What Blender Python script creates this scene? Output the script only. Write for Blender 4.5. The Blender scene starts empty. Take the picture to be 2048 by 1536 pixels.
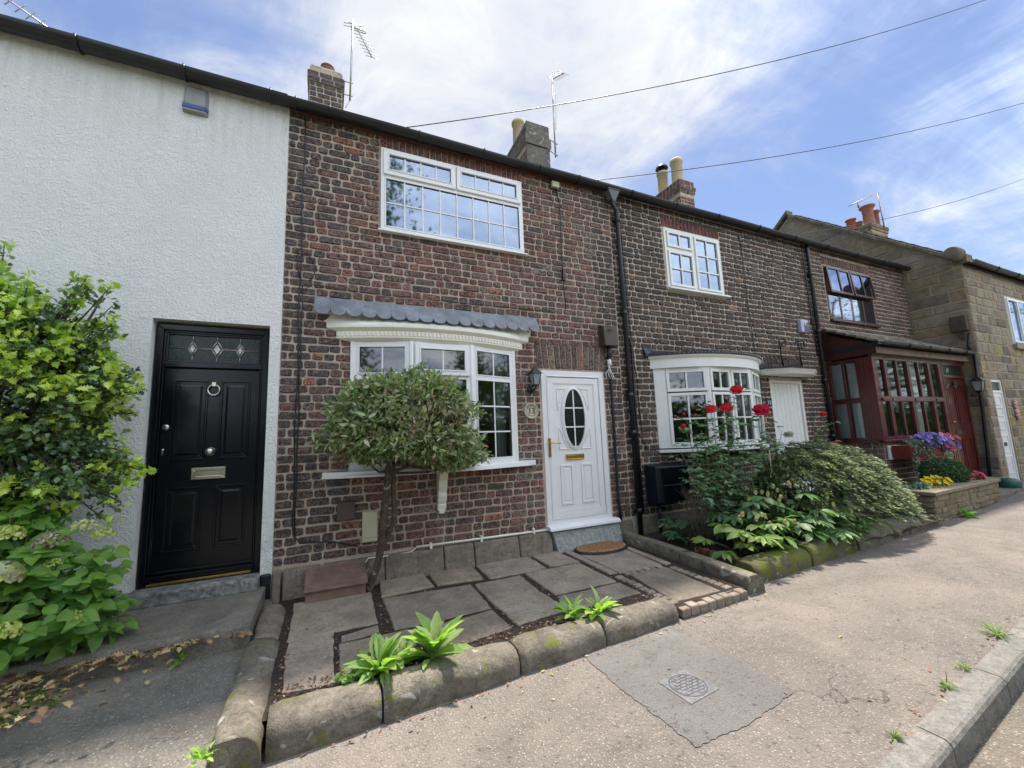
import bpy, math, random
import numpy as np
from mathutils import Vector, Matrix
R = math.radians
rnd = random.Random(7)
nr = np.random.RandomState(11)
D = bpy.data
scene = bpy.context.scene
col = scene.collection

# ------------------------------------------------------------------ camera
cd = D.cameras.new('camera'); cam = D.objects.new('camera', cd); col.objects.link(cam)
cd.lens = 14.4; cd.sensor_width = 36.0; cd.clip_start = 0.05; cd.clip_end = 3000
yaw, pit, rol = R(24.7523), R(7.6032), R(-2.1390)
fw = Vector((math.sin(yaw)*math.cos(pit), math.cos(yaw)*math.cos(pit), math.sin(pit)))
rt = Vector((math.cos(yaw), -math.sin(yaw), 0)); up = rt.cross(fw)
r2 = rt*math.cos(rol)+up*math.sin(rol); u2 = -rt*math.sin(rol)+up*math.cos(rol)
m3 = Matrix((r2, u2, -fw)).transposed()
cam.matrix_world = Matrix.Translation((0, -4.8, 1.18)) @ m3.to_4x4()
scene.camera = cam

# ------------------------------------------------------------------ world and sun
SUN_EL, SUN_AZ = R(69), R(38)          # azimuth measured from +y towards +x
w = D.worlds.new('World'); scene.world = w; w.use_nodes = True
nt = w.node_tree; N = nt.nodes; L = nt.links
bg = N['Background']; bg.inputs[1].default_value = 0.1
sky = N.new('ShaderNodeTexSky'); sky.sky_type = 'NISHITA'; sky.sun_disc = False
sky.sun_elevation = SUN_EL; sky.sun_rotation = SUN_AZ; sky.air_density = 1.3; sky.dust_density = 0.6; sky.ozone_density = 2.0
tc = N.new('ShaderNodeTexCoord')
def wn(t, **k):
    n = N.new(t)
    for a, b in k.items(): setattr(n, a, b)
    return n
def wmath(op, a, b=None, c=None, clamp=False):
    n = N.new('ShaderNodeMath'); n.operation = op; n.use_clamp = clamp
    for i, v in enumerate((a, b, c)):
        if v is None: continue
        if isinstance(v, (int, float)): n.inputs[i].default_value = v
        else: L.new(v, n.inputs[i])
    return n.outputs[0]
def wnoise(scale, detail, rough, sc=(1, 1, 1), dist=0.0, loc=(0, 0, 0), rot=(0, 0, 0)):
    mp = N.new('ShaderNodeMapping'); mp.inputs['Scale'].default_value = sc; mp.inputs['Location'].default_value = loc
    mp.inputs['Rotation'].default_value = rot
    L.new(flat, mp.inputs[0])
    n = N.new('ShaderNodeTexNoise'); n.inputs['Scale'].default_value = scale; n.inputs['Detail'].default_value = detail
    n.inputs['Roughness'].default_value = rough; n.inputs['Distortion'].default_value = dist
    L.new(mp.outputs[0], n.inputs['Vector']); return n.outputs[0]
# clouds lie on a flat layer: direction / (z + 0.25)
sep = N.new('ShaderNodeSeparateXYZ'); L.new(tc.outputs['Generated'], sep.inputs[0])
zz = wmath('MAXIMUM', wmath('ADD', sep.outputs[2], 0.18), 0.05)
cx_, cy_ = wmath('DIVIDE', sep.outputs[0], zz), wmath('DIVIDE', sep.outputs[1], zz)
cmb = N.new('ShaderNodeCombineXYZ'); L.new(cx_, cmb.inputs[0]); L.new(cy_, cmb.inputs[1]); flat = cmb.outputs[0]
def blob(d, lo, hi):
    v = Vector(d).normalized(); n = N.new('ShaderNodeVectorMath'); n.operation = 'DOT_PRODUCT'
    L.new(tc.outputs['Generated'], n.inputs[0]); n.inputs[1].default_value = v
    m = N.new('ShaderNodeMapRange'); m.interpolation_type = 'SMOOTHSTEP'; L.new(n.outputs['Value'], m.inputs[0])
    m.inputs[1].default_value = math.cos(R(hi)); m.inputs[2].default_value = math.cos(R(lo)); return m.outputs[0]
n1 = wnoise(2.4, 12, 0.66, (1, 1, 1), 0.5, (3.1, 1.7, 0))
n2 = wnoise(1.0, 7, 0.6, (0.55, 3.2, 1), 1.2, (0.4, 2.2, 0), (0, 0, R(28)))
big = blob((0.34, 0.55, 0.76), 5, 30)
left = blob((-0.35, 0.62, 0.72), 12, 60)
low = blob((0.93, 0.17, 0.30), 4, 17)
back = blob((0.25, -0.85, 0.45), 30, 92)  # unseen cloud bank behind the camera, added as fill light on the facade
a = wmath('ADD', wmath('MULTIPLY', big, 0.38), wmath('MULTIPLY', left, 0.15))
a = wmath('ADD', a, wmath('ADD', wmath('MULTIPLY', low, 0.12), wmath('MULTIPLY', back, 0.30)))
mx = wmath('ADD', wmath('MULTIPLY', n1, 0.62), wmath('MULTIPLY', n2, 0.42))
mask = N.new('ShaderNodeMapRange'); mask.interpolation_type = 'SMOOTHSTEP'
L.new(wmath('ADD', mx, a), mask.inputs[0]); mask.inputs[1].default_value = 0.49; mask.inputs[2].default_value = 0.96
ccol = N.new('ShaderNodeMix'); ccol.data_type = 'RGBA'
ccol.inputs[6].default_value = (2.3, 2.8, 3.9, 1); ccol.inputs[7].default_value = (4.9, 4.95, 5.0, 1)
L.new(wmath('ADD', wmath('MULTIPLY', mask.outputs[0], .5), wmath('MULTIPLY', wmath('SUBTRACT', n1, .38), 1.9), clamp=True), ccol.inputs[0])
back_fill = N.new('ShaderNodeMix'); back_fill.data_type = 'RGBA'; back_fill.blend_type = 'MULTIPLY'; back_fill.inputs[7].default_value = (3.1, 3.15, 3.2, 1)  # lifts the unseen rear clouds to brighten the shaded fronts
L.new(back, back_fill.inputs[0]); L.new(ccol.outputs[2], back_fill.inputs[6])
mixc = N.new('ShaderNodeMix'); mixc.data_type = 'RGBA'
L.new(mask.outputs[0], mixc.inputs[0]); tint = N.new('ShaderNodeMix'); tint.data_type = 'RGBA'; tint.blend_type = 'MULTIPLY'; tint.inputs[0].default_value = 1; tint.inputs[7].default_value = (.66, .65, .74, 1); L.new(sky.outputs[0], tint.inputs[6]); L.new(tint.outputs[2], mixc.inputs[6]); L.new(back_fill.outputs[2], mixc.inputs[7])
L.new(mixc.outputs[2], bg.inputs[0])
sd = D.lights.new('sun', 'SUN'); sd.energy = 4.4; sd.angle = R(5); sd.color = (1.0, 0.91, 0.82)
so = D.objects.new('sun', sd); col.objects.link(so)
sdir = Vector((math.sin(SUN_AZ)*math.cos(SUN_EL), math.cos(SUN_AZ)*math.cos(SUN_EL), math.sin(SUN_EL)))
so.rotation_euler = sdir.to_track_quat('Z', 'Y').to_euler()
scene.view_settings.view_transform = 'Standard'; scene.view_settings.look = 'None'
scene.view_settings.exposure = 1.02; scene.view_settings.gamma = 1
scene.cycles.max_bounces = 8; scene.cycles.transparent_max_bounces = 12

# ------------------------------------------------------------------ helpers
class MB:
    """Collects shapes; build() links them as ONE mesh object."""
    def __init__(s): s.v = []; s.f = []; s.mi = []; s.c = []; s.m = 0; s.col = (1, 1, 1); s.M = None; s.sm = []; s.smooth = False
    def V(s, pts):
        n = len(s.v)
        for p in pts:
            if s.M is not None: p = s.M @ Vector(p)
            s.v.append(tuple(p)); s.c.append(s.col)
        return n
    def F(s, *idx): s.f.append(tuple(idx)); s.mi.append(s.m); s.sm.append(s.smooth)
    def poly(s, pts): n = s.V(pts); s.F(*range(n, n+len(pts)))
    def box(s, x0, x1, y0, y1, z0, z1):
        n = s.V([(x0,y0,z0),(x1,y0,z0),(x1,y1,z0),(x0,y1,z0),(x0,y0,z1),(x1,y0,z1),(x1,y1,z1),(x0,y1,z1)])
        for q in ((0,1,5,4),(1,2,6,5),(2,3,7,6),(3,0,4,7),(4,5,6,7),(3,2,1,0)): s.F(*[n+i for i in q])
    def hexa(s, b, t):
        n = s.V(list(b)+list(t)); k = len(b)
        for i in range(k): s.F(n+i, n+(i+1) % k, n+k+(i+1) % k, n+k+i)
        s.F(*[n+k+i for i in range(k)]); s.F(*[n+k-1-i for i in range(k)])
    def prism(s, pts, d):
        d = Vector(d); s.hexa(pts, [Vector(p)+d for p in pts])
    def tube(s, pts, r, n=8, cap=True):
        pts = [Vector(p) for p in pts]; k = len(pts); rr = r if isinstance(r, (list, tuple)) else [r]*k
        sm = s.smooth; s.smooth = True
        t0 = (pts[1]-pts[0]).normalized(); a = t0.orthogonal().normalized(); base = None
        for i, p in enumerate(pts):
            t = (pts[min(i+1, k-1)]-pts[max(i-1, 0)]).normalized()
            a = (a-t*a.dot(t)); a = a.normalized() if a.length > 1e-6 else t.orthogonal().normalized(); b = t.cross(a)
            m = s.V([p+(a*math.cos(2*math.pi*j/n)+b*math.sin(2*math.pi*j/n))*rr[i] for j in range(n)])
            if i == 0: base = m
            if i:
                q = m-n
                for j in range(n): s.F(q+j, q+(j+1) % n, m+(j+1) % n, m+j)
        if cap: s.F(*[base+n-1-j for j in range(n)]); s.F(*[m+j for j in range(n)])
        s.smooth = sm
    def lathe(s, prof, c=(0, 0, 0), n=24, axis='z'):
        sm = s.smooth; s.smooth = True; c = Vector(c)
        for i, (r, h) in enumerate(prof):
            pts = []
            for j in range(n):
                a = 2*math.pi*j/n; x, y = r*math.cos(a), r*math.sin(a)
                pts.append(c+(Vector((x, y, h)) if axis == 'z' else Vector((x, -h, y)) if axis == 'y' else Vector((-h, x, y))))
            m = s.V(pts)
            if i:
                q = m-n
                for j in range(n): s.F(q+j, q+(j+1) % n, m+(j+1) % n, m+j)
        s.F(*[m+j for j in range(n)])
        s.smooth = sm
    def ring(s, x0, x1, z0, z1, w, y0, y1, wt=None, wb=None):
        """rectangular frame in the xz plane, front y0, back y1"""
        wt = w if wt is None else wt; wb = w if wb is None else wb
        o = [(x0, z0), (x1, z0), (x1, z1), (x0, z1)]; i_ = [(x0+w, z0+wb), (x1-w, z0+wb), (x1-w, z1-wt), (x0+w, z1-wt)]
        for k in range(4):
            a, b, c, d = o[k], o[(k+1) % 4], i_[(k+1) % 4], i_[k]
            s.hexa([(a[0], y1, a[1]), (b[0], y1, b[1]), (c[0], y1, c[1]), (d[0], y1, d[1])][::-1],
                   [(a[0], y0, a[1]), (b[0], y0, b[1]), (c[0], y0, c[1]), (d[0], y0, d[1])][::-1])
    def wall(s, x0, x1, z0, z1, ops, y0, y1):
        xs = sorted({x0, x1, *[min(max(v, x0), x1) for o in ops for v in o[:2]]})
        zs = sorted({z0, z1, *[min(max(v, z0), z1) for o in ops for v in o[2:4]]})
        def solid(i, j):
            if not (0 <= i < len(xs)-1 and 0 <= j < len(zs)-1): return False
            cx, cz = (xs[i]+xs[i+1])/2, (zs[j]+zs[j+1])/2
            return not any(o[0] < cx < o[1] and o[2] < cz < o[3] for o in ops)
        for i in range(len(xs)-1):
            for j in range(len(zs)-1):
                if not solid(i, j): continue
                a, b, c, d = xs[i], xs[i+1], zs[j], zs[j+1]
                s.poly([(a, y0, c), (b, y0, c), (b, y0, d), (a, y0, d)]); s.poly([(b, y1, c), (a, y1, c), (a, y1, d), (b, y1, d)])
                if not solid(i-1, j): s.poly([(a, y1, c), (a, y0, c), (a, y0, d), (a, y1, d)])
                if not solid(i+1, j): s.poly([(b, y0, c), (b, y1, c), (b, y1, d), (b, y0, d)])
                if not solid(i, j-1): s.poly([(a, y1, c), (b, y1, c), (b, y0, c), (a, y0, c)])
                if not solid(i, j+1): s.poly([(a, y0, d), (b, y0, d), (b, y1, d), (a, y1, d)])
    def brick(s, u0, u1, v0, v1, p, mp, cut=0.010, j=0.003, bev=0.009):
        """one stone or brick; mp(u, v, d) -> world, d = out from the wall"""
        o = [(u0+cut, v0), (u1-cut, v0), (u1, v0+cut), (u1, v1-cut), (u1-cut, v1), (u0+cut, v1), (u0, v1-cut), (u0, v0+cut)]
        cu, cv = (u0+u1)/2, (v0+v1)/2; hu, hv = max((u1-u0)/2, 1e-3), max((v1-v0)/2, 1e-3)
        A, B = [], []
        tx, tz = rnd.uniform(-.5, .5)*p*.5, rnd.uniform(-.5, .5)*p*.5
        for (u, v) in o:
            u += rnd.uniform(-j, j); v += rnd.uniform(-j, j)
            A.append(mp(u, v, -0.004))
            iu, iv = cu+(u-cu)*(1-bev/hu), cv+(v-cv)*(1-bev/hv)
            B.append(mp(iu, iv, p+tx*(iu-cu)/hu+tz*(iv-cv)/hv+rnd.uniform(-.0012, .0012)))
        n = s.V(A+B)
        for k in range(8): s.F(n+k, n+(k+1) % 8, n+8+(k+1) % 8, n+8+k)
        s.F(*[n+8+k for k in range(8)])
    def masonry(s, u0, u1, v0, v1, course, lens, gap, p, mp, colf, ops=(), clip=None, jv=0.0, **k):
        v = v0
        while v < v1-0.02:
            h = course if not isinstance(course, tuple) else rnd.uniform(*course)
            if v+h > v1-0.03: h = v1-v
            mid = v+h/2
            segs = [(u0, u1)]
            for o in ops:
                if o[2] < mid < o[3]:
                    ns = []
                    for a, b in segs:
                        if o[1] <= a or o[0] >= b: ns.append((a, b)); continue
                        if o[0] > a: ns.append((a, o[0]))
                        if o[1] < b: ns.append((o[1], b))
                    segs = ns
            last = None
            for a, b in segs:
                u = a
                first = True
                while u < b-0.02:
                    if lens == 'flemish':
                        if first: fl = rnd.random() < .5; ln = (.11 if fl else .22)*rnd.uniform(.5, 1.0); first = False
                        else: fl = not fl if rnd.random() < .9 else fl; ln = (.118 if fl else .232)*rnd.uniform(.93, 1.07)
                    else: ln = rnd.choice(lens)*rnd.uniform(.93, 1.07)
                    if first: ln *= rnd.choice((.55, .8, 1)); first = False
                    if b-(u+ln) < 0.05: ln = b-u
                    e = u+ln
                    if clip is None or clip((u+e)/2, mid, u, e, v, v+h):
                        s.col = colf((u+e)/2, mid)
                        dv = rnd.uniform(-jv, jv)
                        s.brick(u+gap/2, e-gap/2, v+gap/2+dv, v+h-gap/2+dv, p*rnd.uniform(.6, 1.3), mp, **k)
                    u = e
            v += h
        s.col = (1, 1, 1)
    def build(s, name, mats, parent=None, bevel=0.0, smooth=None, seg=2):
        me = D.meshes.new(name); me.from_pydata(s.v, [], s.f)
        mats = mats if isinstance(mats, (list, tuple)) else [mats]
        for m in mats: me.materials.append(m)
        me.polygons.foreach_set('material_index', s.mi)
        me.polygons.foreach_set('use_smooth', [True]*len(s.f) if smooth else s.sm)
        if True:
            ca = me.color_attributes.new('Col', 'FLOAT_COLOR', 'POINT')
            ca.data.foreach_set('color', np.column_stack([np.array(s.c, dtype=np.float32), np.ones(len(s.c), np.float32)]).ravel())
        me.update()
        o = D.objects.new(name, me); col.objects.link(o)
        if parent: o.parent = parent; o.matrix_parent_inverse = Matrix.Translation(-parent.location)
        if bevel:
            b = o.modifiers.new('bevel', 'BEVEL'); b.width = bevel; b.segments = seg; b.limit_method = 'ANGLE'; b.angle_limit = R(35)
        return o
def tag(o, label=None, cat=None, group=None, kind=None):
    if label: o['label'] = label
    if cat: o['category'] = cat
    if group: o['group'] = group
    if kind: o['kind'] = kind
    return o
def empty(name, loc, label, cat, group=None):
    o = D.objects.new(name, None); col.objects.link(o); o.location = loc; o.empty_display_size = .1
    return tag(o, label, cat, group)

# ------------------------------------------------------------------ materials
def nodes(name):
    m = D.materials.new(name); m.use_nodes = True; t = m.node_tree; return m, t, t.nodes['Principled BSDF']
def texco(t, kind='Object'):
    n = t.nodes.new('ShaderNodeTexCoord'); return n.outputs[kind]
def noise(t, scale, detail=4, rough=.6, vec=None, dist=0.0):
    n = t.nodes.new('ShaderNodeTexNoise'); n.inputs['Scale'].default_value = scale; n.inputs['Detail'].default_value = detail
    n.inputs['Roughness'].default_value = rough; n.inputs['Distortion'].default_value = dist
    t.links.new(vec if vec is not None else texco(t), n.inputs['Vector']); return n.outputs[0]
def mixrgb(t, f, a, b, mode='MIX'):
    n = t.nodes.new('ShaderNodeMix'); n.data_type = 'RGBA'; n.blend_type = mode
    for i, v in ((0, f), (6, a), (7, b)):
        if hasattr(v, 'is_linked'): t.links.new(v, n.inputs[i])
        elif isinstance(v, (int, float)): n.inputs[i].default_value = v
        else: n.inputs[i].default_value = (*v, 1) if len(v) == 3 else v
    return n.outputs[2]
def mrange(t, v, a, b, c=0.0, d=1.0):
    n = t.nodes.new('ShaderNodeMapRange'); t.links.new(v, n.inputs[0])
    for i, x in enumerate((a, b, c, d)): n.inputs[i+1].default_value = x
    return n.outputs[0]
def mathn(t, op, a, b):
    n = t.nodes.new('ShaderNodeMath'); n.operation = op
    for i, v in enumerate((a, b)):
        if isinstance(v, (int, float)): n.inputs[i].default_value = v
        else: t.links.new(v, n.inputs[i])
    return n.outputs[0]
def bump(t, p, h, strength=.5, dist=.01, prev=None):
    n = t.nodes.new('ShaderNodeBump'); n.inputs['Strength'].default_value = strength; n.inputs['Distance'].default_value = dist
    t.links.new(h, n.inputs['Height'])
    if prev is not None: t.links.new(prev, n.inputs['Normal'])
    t.links.new(n.outputs[0], p.inputs['Normal']); return n.outputs[0]
def attr(t, name='Col'):
    n = t.nodes.new('ShaderNodeAttribute'); n.attribute_name = name; return n.outputs['Color']
def flat_mat(name, c, rough=.5, metal=0.0, var=.12, scale=6, b=0.0, bs=60, coat=0.0, spec=.5, dirt=None):
    m, t, p = nodes(name); v = noise(t, scale, 5)
    lo = tuple(x*(1-var) for x in c); hi = tuple(min(1, x*(1+var)) for x in c)
    cc = mixrgb(t, mrange(t, v, .3, .7), lo, hi)
    if dirt:
        d = noise(t, dirt[1], 6, .7); cc = mixrgb(t, mrange(t, d, dirt[2], dirt[2]+.18, 0, dirt[3]), cc, dirt[0])
    t.links.new(cc, p.inputs['Base Color'])
    p.inputs['Roughness'].default_value = rough; p.inputs['Metallic'].default_value = metal
    p.inputs['Coat Weight'].default_value = coat; p.inputs['Specular IOR Level'].default_value = spec
    if b: bump(t, p, noise(t, bs, 6, .65), b, .01)
    return m
def brick_mat(name, pale=(.36, .29, .25), amt=.62):
    m, t, p = nodes(name); c = attr(t)
    n1 = noise(t, 17, 8, .78, dist=.8); n2 = noise(t, 38, 6, .75, dist=.5); n3 = noise(t, 2.2, 3)
    c1 = mixrgb(t, mrange(t, n1, .53, .63, 0, amt), mixrgb(t, 1.0, c, (1.15, 1.12, 1.12), 'MULTIPLY'), pale)
    rg = noise(t, 26, 9, .72, dist=1.6); rd = mathn(t, 'ABSOLUTE', mathn(t, 'SUBTRACT', rg, .5), 0)
    c1 = mixrgb(t, mrange(t, rd, .0, .020, .85, 0), c1, tuple(min(1, x*1.35) for x in pale))
    c2 = mixrgb(t, mrange(t, n2, .49, .56, 0, .92), c1, (.026, .020, .020))
    c3 = mixrgb(t, mrange(t, n3, .42, .72, 0, .5), c2, (.05, .043, .04)); c3 = mixrgb(t, mrange(t, noise(t, 1.3, 6, .7, dist=.8), .56, .74, 0, .35), c3, (.26, .22, .19))
    t.links.new(c3, p.inputs['Base Color']); p.inputs['Roughness'].default_value = .85
    b = bump(t, p, noise(t, 34, 8, .7, dist=.4), 1.0, .022); bump(t, p, n2, .5, .006, b)
    return m
def mortar_mat(name, c, dark):
    m, t, p = nodes(name); n1 = noise(t, 3.0, 5, .6); n2 = noise(t, 60, 5, .7)
    cc = mixrgb(t, mrange(t, n1, .35, .7), c, tuple(x*.62 for x in c))
    cc = mixrgb(t, mrange(t, n2, .5, .75, 0, .5), cc, dark)
    t.links.new(cc, p.inputs['Base Color']); p.inputs['Roughness'].default_value = .95
    b = bump(t, p, noise(t, 30, 6, .7), .8, .02)
    return m
def leaf_mat(name, rough=.35, trans=.3, tcol=(.35, .5, .06), sheen=.5, ns=9, back=None):
    m, t, p = nodes(name); c = attr(t); v = noise(t, ns, 3)
    c2 = mixrgb(t, mrange(t, v, .3, .7, 0, .35), c, (.02, .035, .012))
    t.links.new(c2, p.inputs['Base Color']); p.inputs['Roughness'].default_value = rough; p.inputs['Specular IOR Level'].default_value = sheen
    tr = t.nodes.new('ShaderNodeBsdfTranslucent'); mc = mixrgb(t, .5, c2, mixrgb(t, 1.0, c2, tuple(x*2.4 for x in tcol), 'MULTIPLY'))
    t.links.new(mixrgb(t, 1.0, c2, tuple(min(4, x*3.2+.6) for x in tcol), 'MULTIPLY'), tr.inputs[0])
    ms = t.nodes.new('ShaderNodeMixShader'); ms.inputs[0].default_value = trans
    t.links.new(p.outputs[0], ms.inputs[1]); t.links.new(tr.outputs[0], ms.inputs[2])
    t.links.new(ms.outputs[0], t.nodes['Material Output'].inputs[0]); return m
def glass_mat(name, refl=.10, tint=(.75, .8, .8), gc=(.92, .95, 1)):
    m = D.materials.new(name); m.use_nodes = True; t = m.node_tree
    for n in list(t.nodes):
        if n.type != 'OUTPUT_MATERIAL': t.nodes.remove(n)
    fr = t.nodes.new('ShaderNodeFresnel'); fr.inputs[0].default_value = 1.6
    gl = t.nodes.new('ShaderNodeBsdfGlossy'); gl.inputs['Roughness'].default_value = .035; gl.inputs['Color'].default_value = (*gc, 1)
    nb = t.nodes.new('ShaderNodeBump'); nb.inputs['Strength'].default_value = .08; nb.inputs['Distance'].default_value = .02
    t.links.new(noise(t, 1.6, 2), nb.inputs['Height']); t.links.new(nb.outputs[0], gl.inputs['Normal'])
    tp = t.nodes.new('ShaderNodeBsdfTransparent'); tp.inputs[0].default_value = (*tint, 1)
    ms = t.nodes.new('ShaderNodeMixShader')
    a = t.nodes.new('ShaderNodeMath'); a.operation = 'ADD'; a.use_clamp = True; t.links.new(fr.outputs[0], a.inputs[0]); a.inputs[1].default_value = refl
    t.links.new(a.outputs[0], ms.inputs[0]); t.links.new(tp.outputs[0], ms.inputs[1]); t.links.new(gl.outputs[0], ms.inputs[2])
    t.links.new(ms.outputs[0], t.nodes['Material Output'].inputs[0]); return m
def stone_mat(name, c1, c2, moss=.0, lich=.0, rough=.92, bmp=.8, sc=9, speck=.4, col_attr=False):
    m, t, p = nodes(name); n1 = noise(t, sc, 7, .65, dist=.4); n2 = noise(t, 110, 4, .7); n3 = noise(t, 4.2, 5, .7, dist=.6)
    cc = mixrgb(t, mrange(t, n1, .35, .66), c1, c2)
    if col_attr: cc = mixrgb(t, 1.0, cc, attr(t), 'MULTIPLY')
    n4 = noise(t, 34, 7, .75, dist=.5); cc = mixrgb(t, mrange(t, n4, .48, .64, 0, .55), cc, tuple(x*.5 for x in c2)); cc = mixrgb(t, mrange(t, n4, .30, .42, .3, 0), cc, tuple(min(1, x*1.4) for x in c1))
    cc = mixrgb(t, mrange(t, n2, .5, .62, 0, speck), cc, tuple(x*.3 for x in c1))
    if moss:
        nm = noise(t, 6.5, 7, .72); cc = mixrgb(t, mrange(t, mathn(t, 'ADD', nm, mathn(t, 'MULTIPLY', n3, .5)), .95-moss*.35, 1.06-moss*.35), cc, (.13, .15, .025))
    if lich:
        nl = noise(t, 5.0, 6, .6, dist=1.4); cc = mixrgb(t, mrange(t, nl, .63-lich*.08, .68-lich*.08, 0, .75), cc, (.42, .42, .36))
    t.links.new(cc, p.inputs['Base Color']); p.inputs['Roughness'].default_value = rough; p.inputs['Specular IOR Level'].default_value = .25
    b = bump(t, p, n1, bmp, .03); b = bump(t, p, n4, bmp*.8, .012, b); bump(t, p, n2, bmp*.6, .006, b); return m

M = {}
M['brick'] = brick_mat('brick'); M['brick2'] = brick_mat('brick_small', (.22, .18, .15), .35)
M['redbrick'] = brick_mat('brick_red', (.3, .14, .1), .3)
M['mortar'] = mortar_mat('mortar', (.52, .43, .35), (.16, .13, .11)); M['mortar2'] = mortar_mat('mortar_pale', (.52, .46, .37), (.2, .17, .14))
M['mortar3'] = mortar_mat('mortar_stone', (.42, .34, .22), (.22, .17, .11))
M['stone'] = stone_mat('sandstone_blocks', (.37, .325, .26), (.225, .198, .16), 0, 0, col_attr=True, sc=5)
M['planterstone'] = stone_mat('planter_stone', (.30, .27, .20), (.22, .18, .12), .15, 0, col_attr=True, sc=7)
M['plinth'] = stone_mat('plinth_stone', (.27, .235, .18), (.15, .135, .11), .12, 0)
M['step'] = stone_mat('painted_step', (.42, .45, .43), (.22, .25, .25), 0, .3, sc=26, bmp=.5)
M['kerb'] = stone_mat('kerb_sandstone', (.255, .225, .178), (.12, .108, .085), .34, .06, sc=6, speck=.5)
M['kerbmoss'] = stone_mat('kerb_mossy', (.19, .165, .12), (.10, .092, .065), .70, .05, sc=6, speck=.5)
M['slab'] = stone_mat('flagstone', (.335, .285, .222), (.20, .175, .14), 0, .0, sc=4, bmp=.5, speck=.35, col_attr=True)
M['concrete'] = stone_mat('concrete', (.27, .245, .205), (.14, .13, .115), .10, .0, sc=3.5, speck=.7, bmp=.9)
M['rkerb'] = stone_mat('kerb_concrete', (.26, .25, .225), (.17, .165, .145), 0, 0, sc=10, speck=.5, bmp=.5)
def tarmac(name, a, b, st, pale, sc=70, dark=(.06, .055, .05)):
    m, t, p = nodes(name); vo = t.nodes.new('ShaderNodeTexVoronoi'); vo.inputs['Scale'].default_value = sc; t.links.new(texco(t), vo.inputs['Vector'])
    n1 = noise(t, .9, 6, .7, dist=.5); n2 = noise(t, 28, 6, .7); n4 = noise(t, 3.2, 5, .65)
    base = mixrgb(t, mrange(t, n1, .38, .62), a, b)
    base = mixrgb(t, mrange(t, n4, .5, .72, 0, .5), base, tuple(x*.62 for x in a))
    hs = t.nodes.new('ShaderNodeSeparateColor'); t.links.new(vo.outputs['Color'], hs.inputs[0])
    stn = mixrgb(t, mrange(t, hs.outputs[0], 0, 1), tuple(x*.62 for x in st), tuple(min(1, x*1.35) for x in st))
    cc = mixrgb(t, mrange(t, mathn(t, 'ADD', vo.outputs['Distance'], mathn(t, 'MULTIPLY', hs.outputs[1], .25)), .30, .48, .85, 0), base, stn)
    cc = mixrgb(t, mrange(t, n2, .56, .68, 0, .75), cc, dark)
    cr = t.nodes.new('ShaderNodeTexVoronoi'); cr.feature = 'DISTANCE_TO_EDGE'; cr.inputs['Scale'].default_value = 1.1
    wv = t.nodes.new('ShaderNodeVectorMath'); wv.operation = 'ADD'; nn_ = t.nodes.new('ShaderNodeTexNoise'); nn_.inputs['Scale'].default_value = 2.2; nn_.inputs['Detail'].default_value = 6; t.links.new(texco(t), nn_.inputs['Vector'])
    t.links.new(texco(t), wv.inputs[0]); t.links.new(nn_.outputs['Color'], wv.inputs[1]); t.links.new(wv.outputs[0], cr.inputs['Vector'])
    crk = mathn(t, 'MULTIPLY', mrange(t, cr.outputs['Distance'], .003, .010, .7, 0), mrange(t, noise(t, .8, 3), .58, .68))
    cc = mixrgb(t, crk, cc, (.05, .045, .04))
    cc = mixrgb(t, mrange(t, noise(t, 1.7, 7, .75, dist=1.2), .58, .72, 0, .4), cc, (.085, .076, .066))
    cc = mixrgb(t, mrange(t, noise(t, 1.1, 7, .7, dist=.8), .60, .74, 0, .4), cc, tuple(min(1, q*1.5) for q in a))
    t.links.new(cc, p.inputs['Base Color']); p.inputs['Roughness'].default_value = .93; p.inputs['Specular IOR Level'].default_value = .2
    b1 = bump(t, p, vo.outputs['Distance'], .7, -.012); bump(t, p, n2, .8, .012, b1); return m
M['tarmac'] = tarmac('pavement_tarmac', (.222, .195, .168), (.155, .140, .124), (.29, .258, .225), (.5, .45, .42))
M['patch'] = tarmac('tarmac_patch', (.20, .195, .18), (.165, .16, .148), (.26, .25, .235), (.3, .3, .3), 150)
M['road'] = tarmac('road_tarmac', (.20, .17, .13), (.13, .12, .10), (.3, .27, .22), (.3, .3, .3), 60)
M['drive'] = tarmac('drive_concrete', (.24, .225, .19), (.13, .122, .105), (.30, .285, .25), (.3, .3, .3), 62)
M['grass'] = flat_mat('verge_grass', (.06, .09, .025), .9, var=.5, scale=3, b=.8, bs=40)
def soil_mat():
    m, t, p = nodes('soil'); n1 = noise(t, 40, 8, .75); n2 = noise(t, 140, 4, .7)
    cc = mixrgb(t, mrange(t, n1, .35, .65), (.018, .014, .011), (.075, .05, .035)); cc = mixrgb(t, mrange(t, n2, .62, .68), cc, (.26, .17, .12))
    t.links.new(cc, p.inputs['Base Color']); p.inputs['Roughness'].default_value = .95; bump(t, p, n1, 1, .04); return m
M['soil'] = soil_mat()
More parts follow.
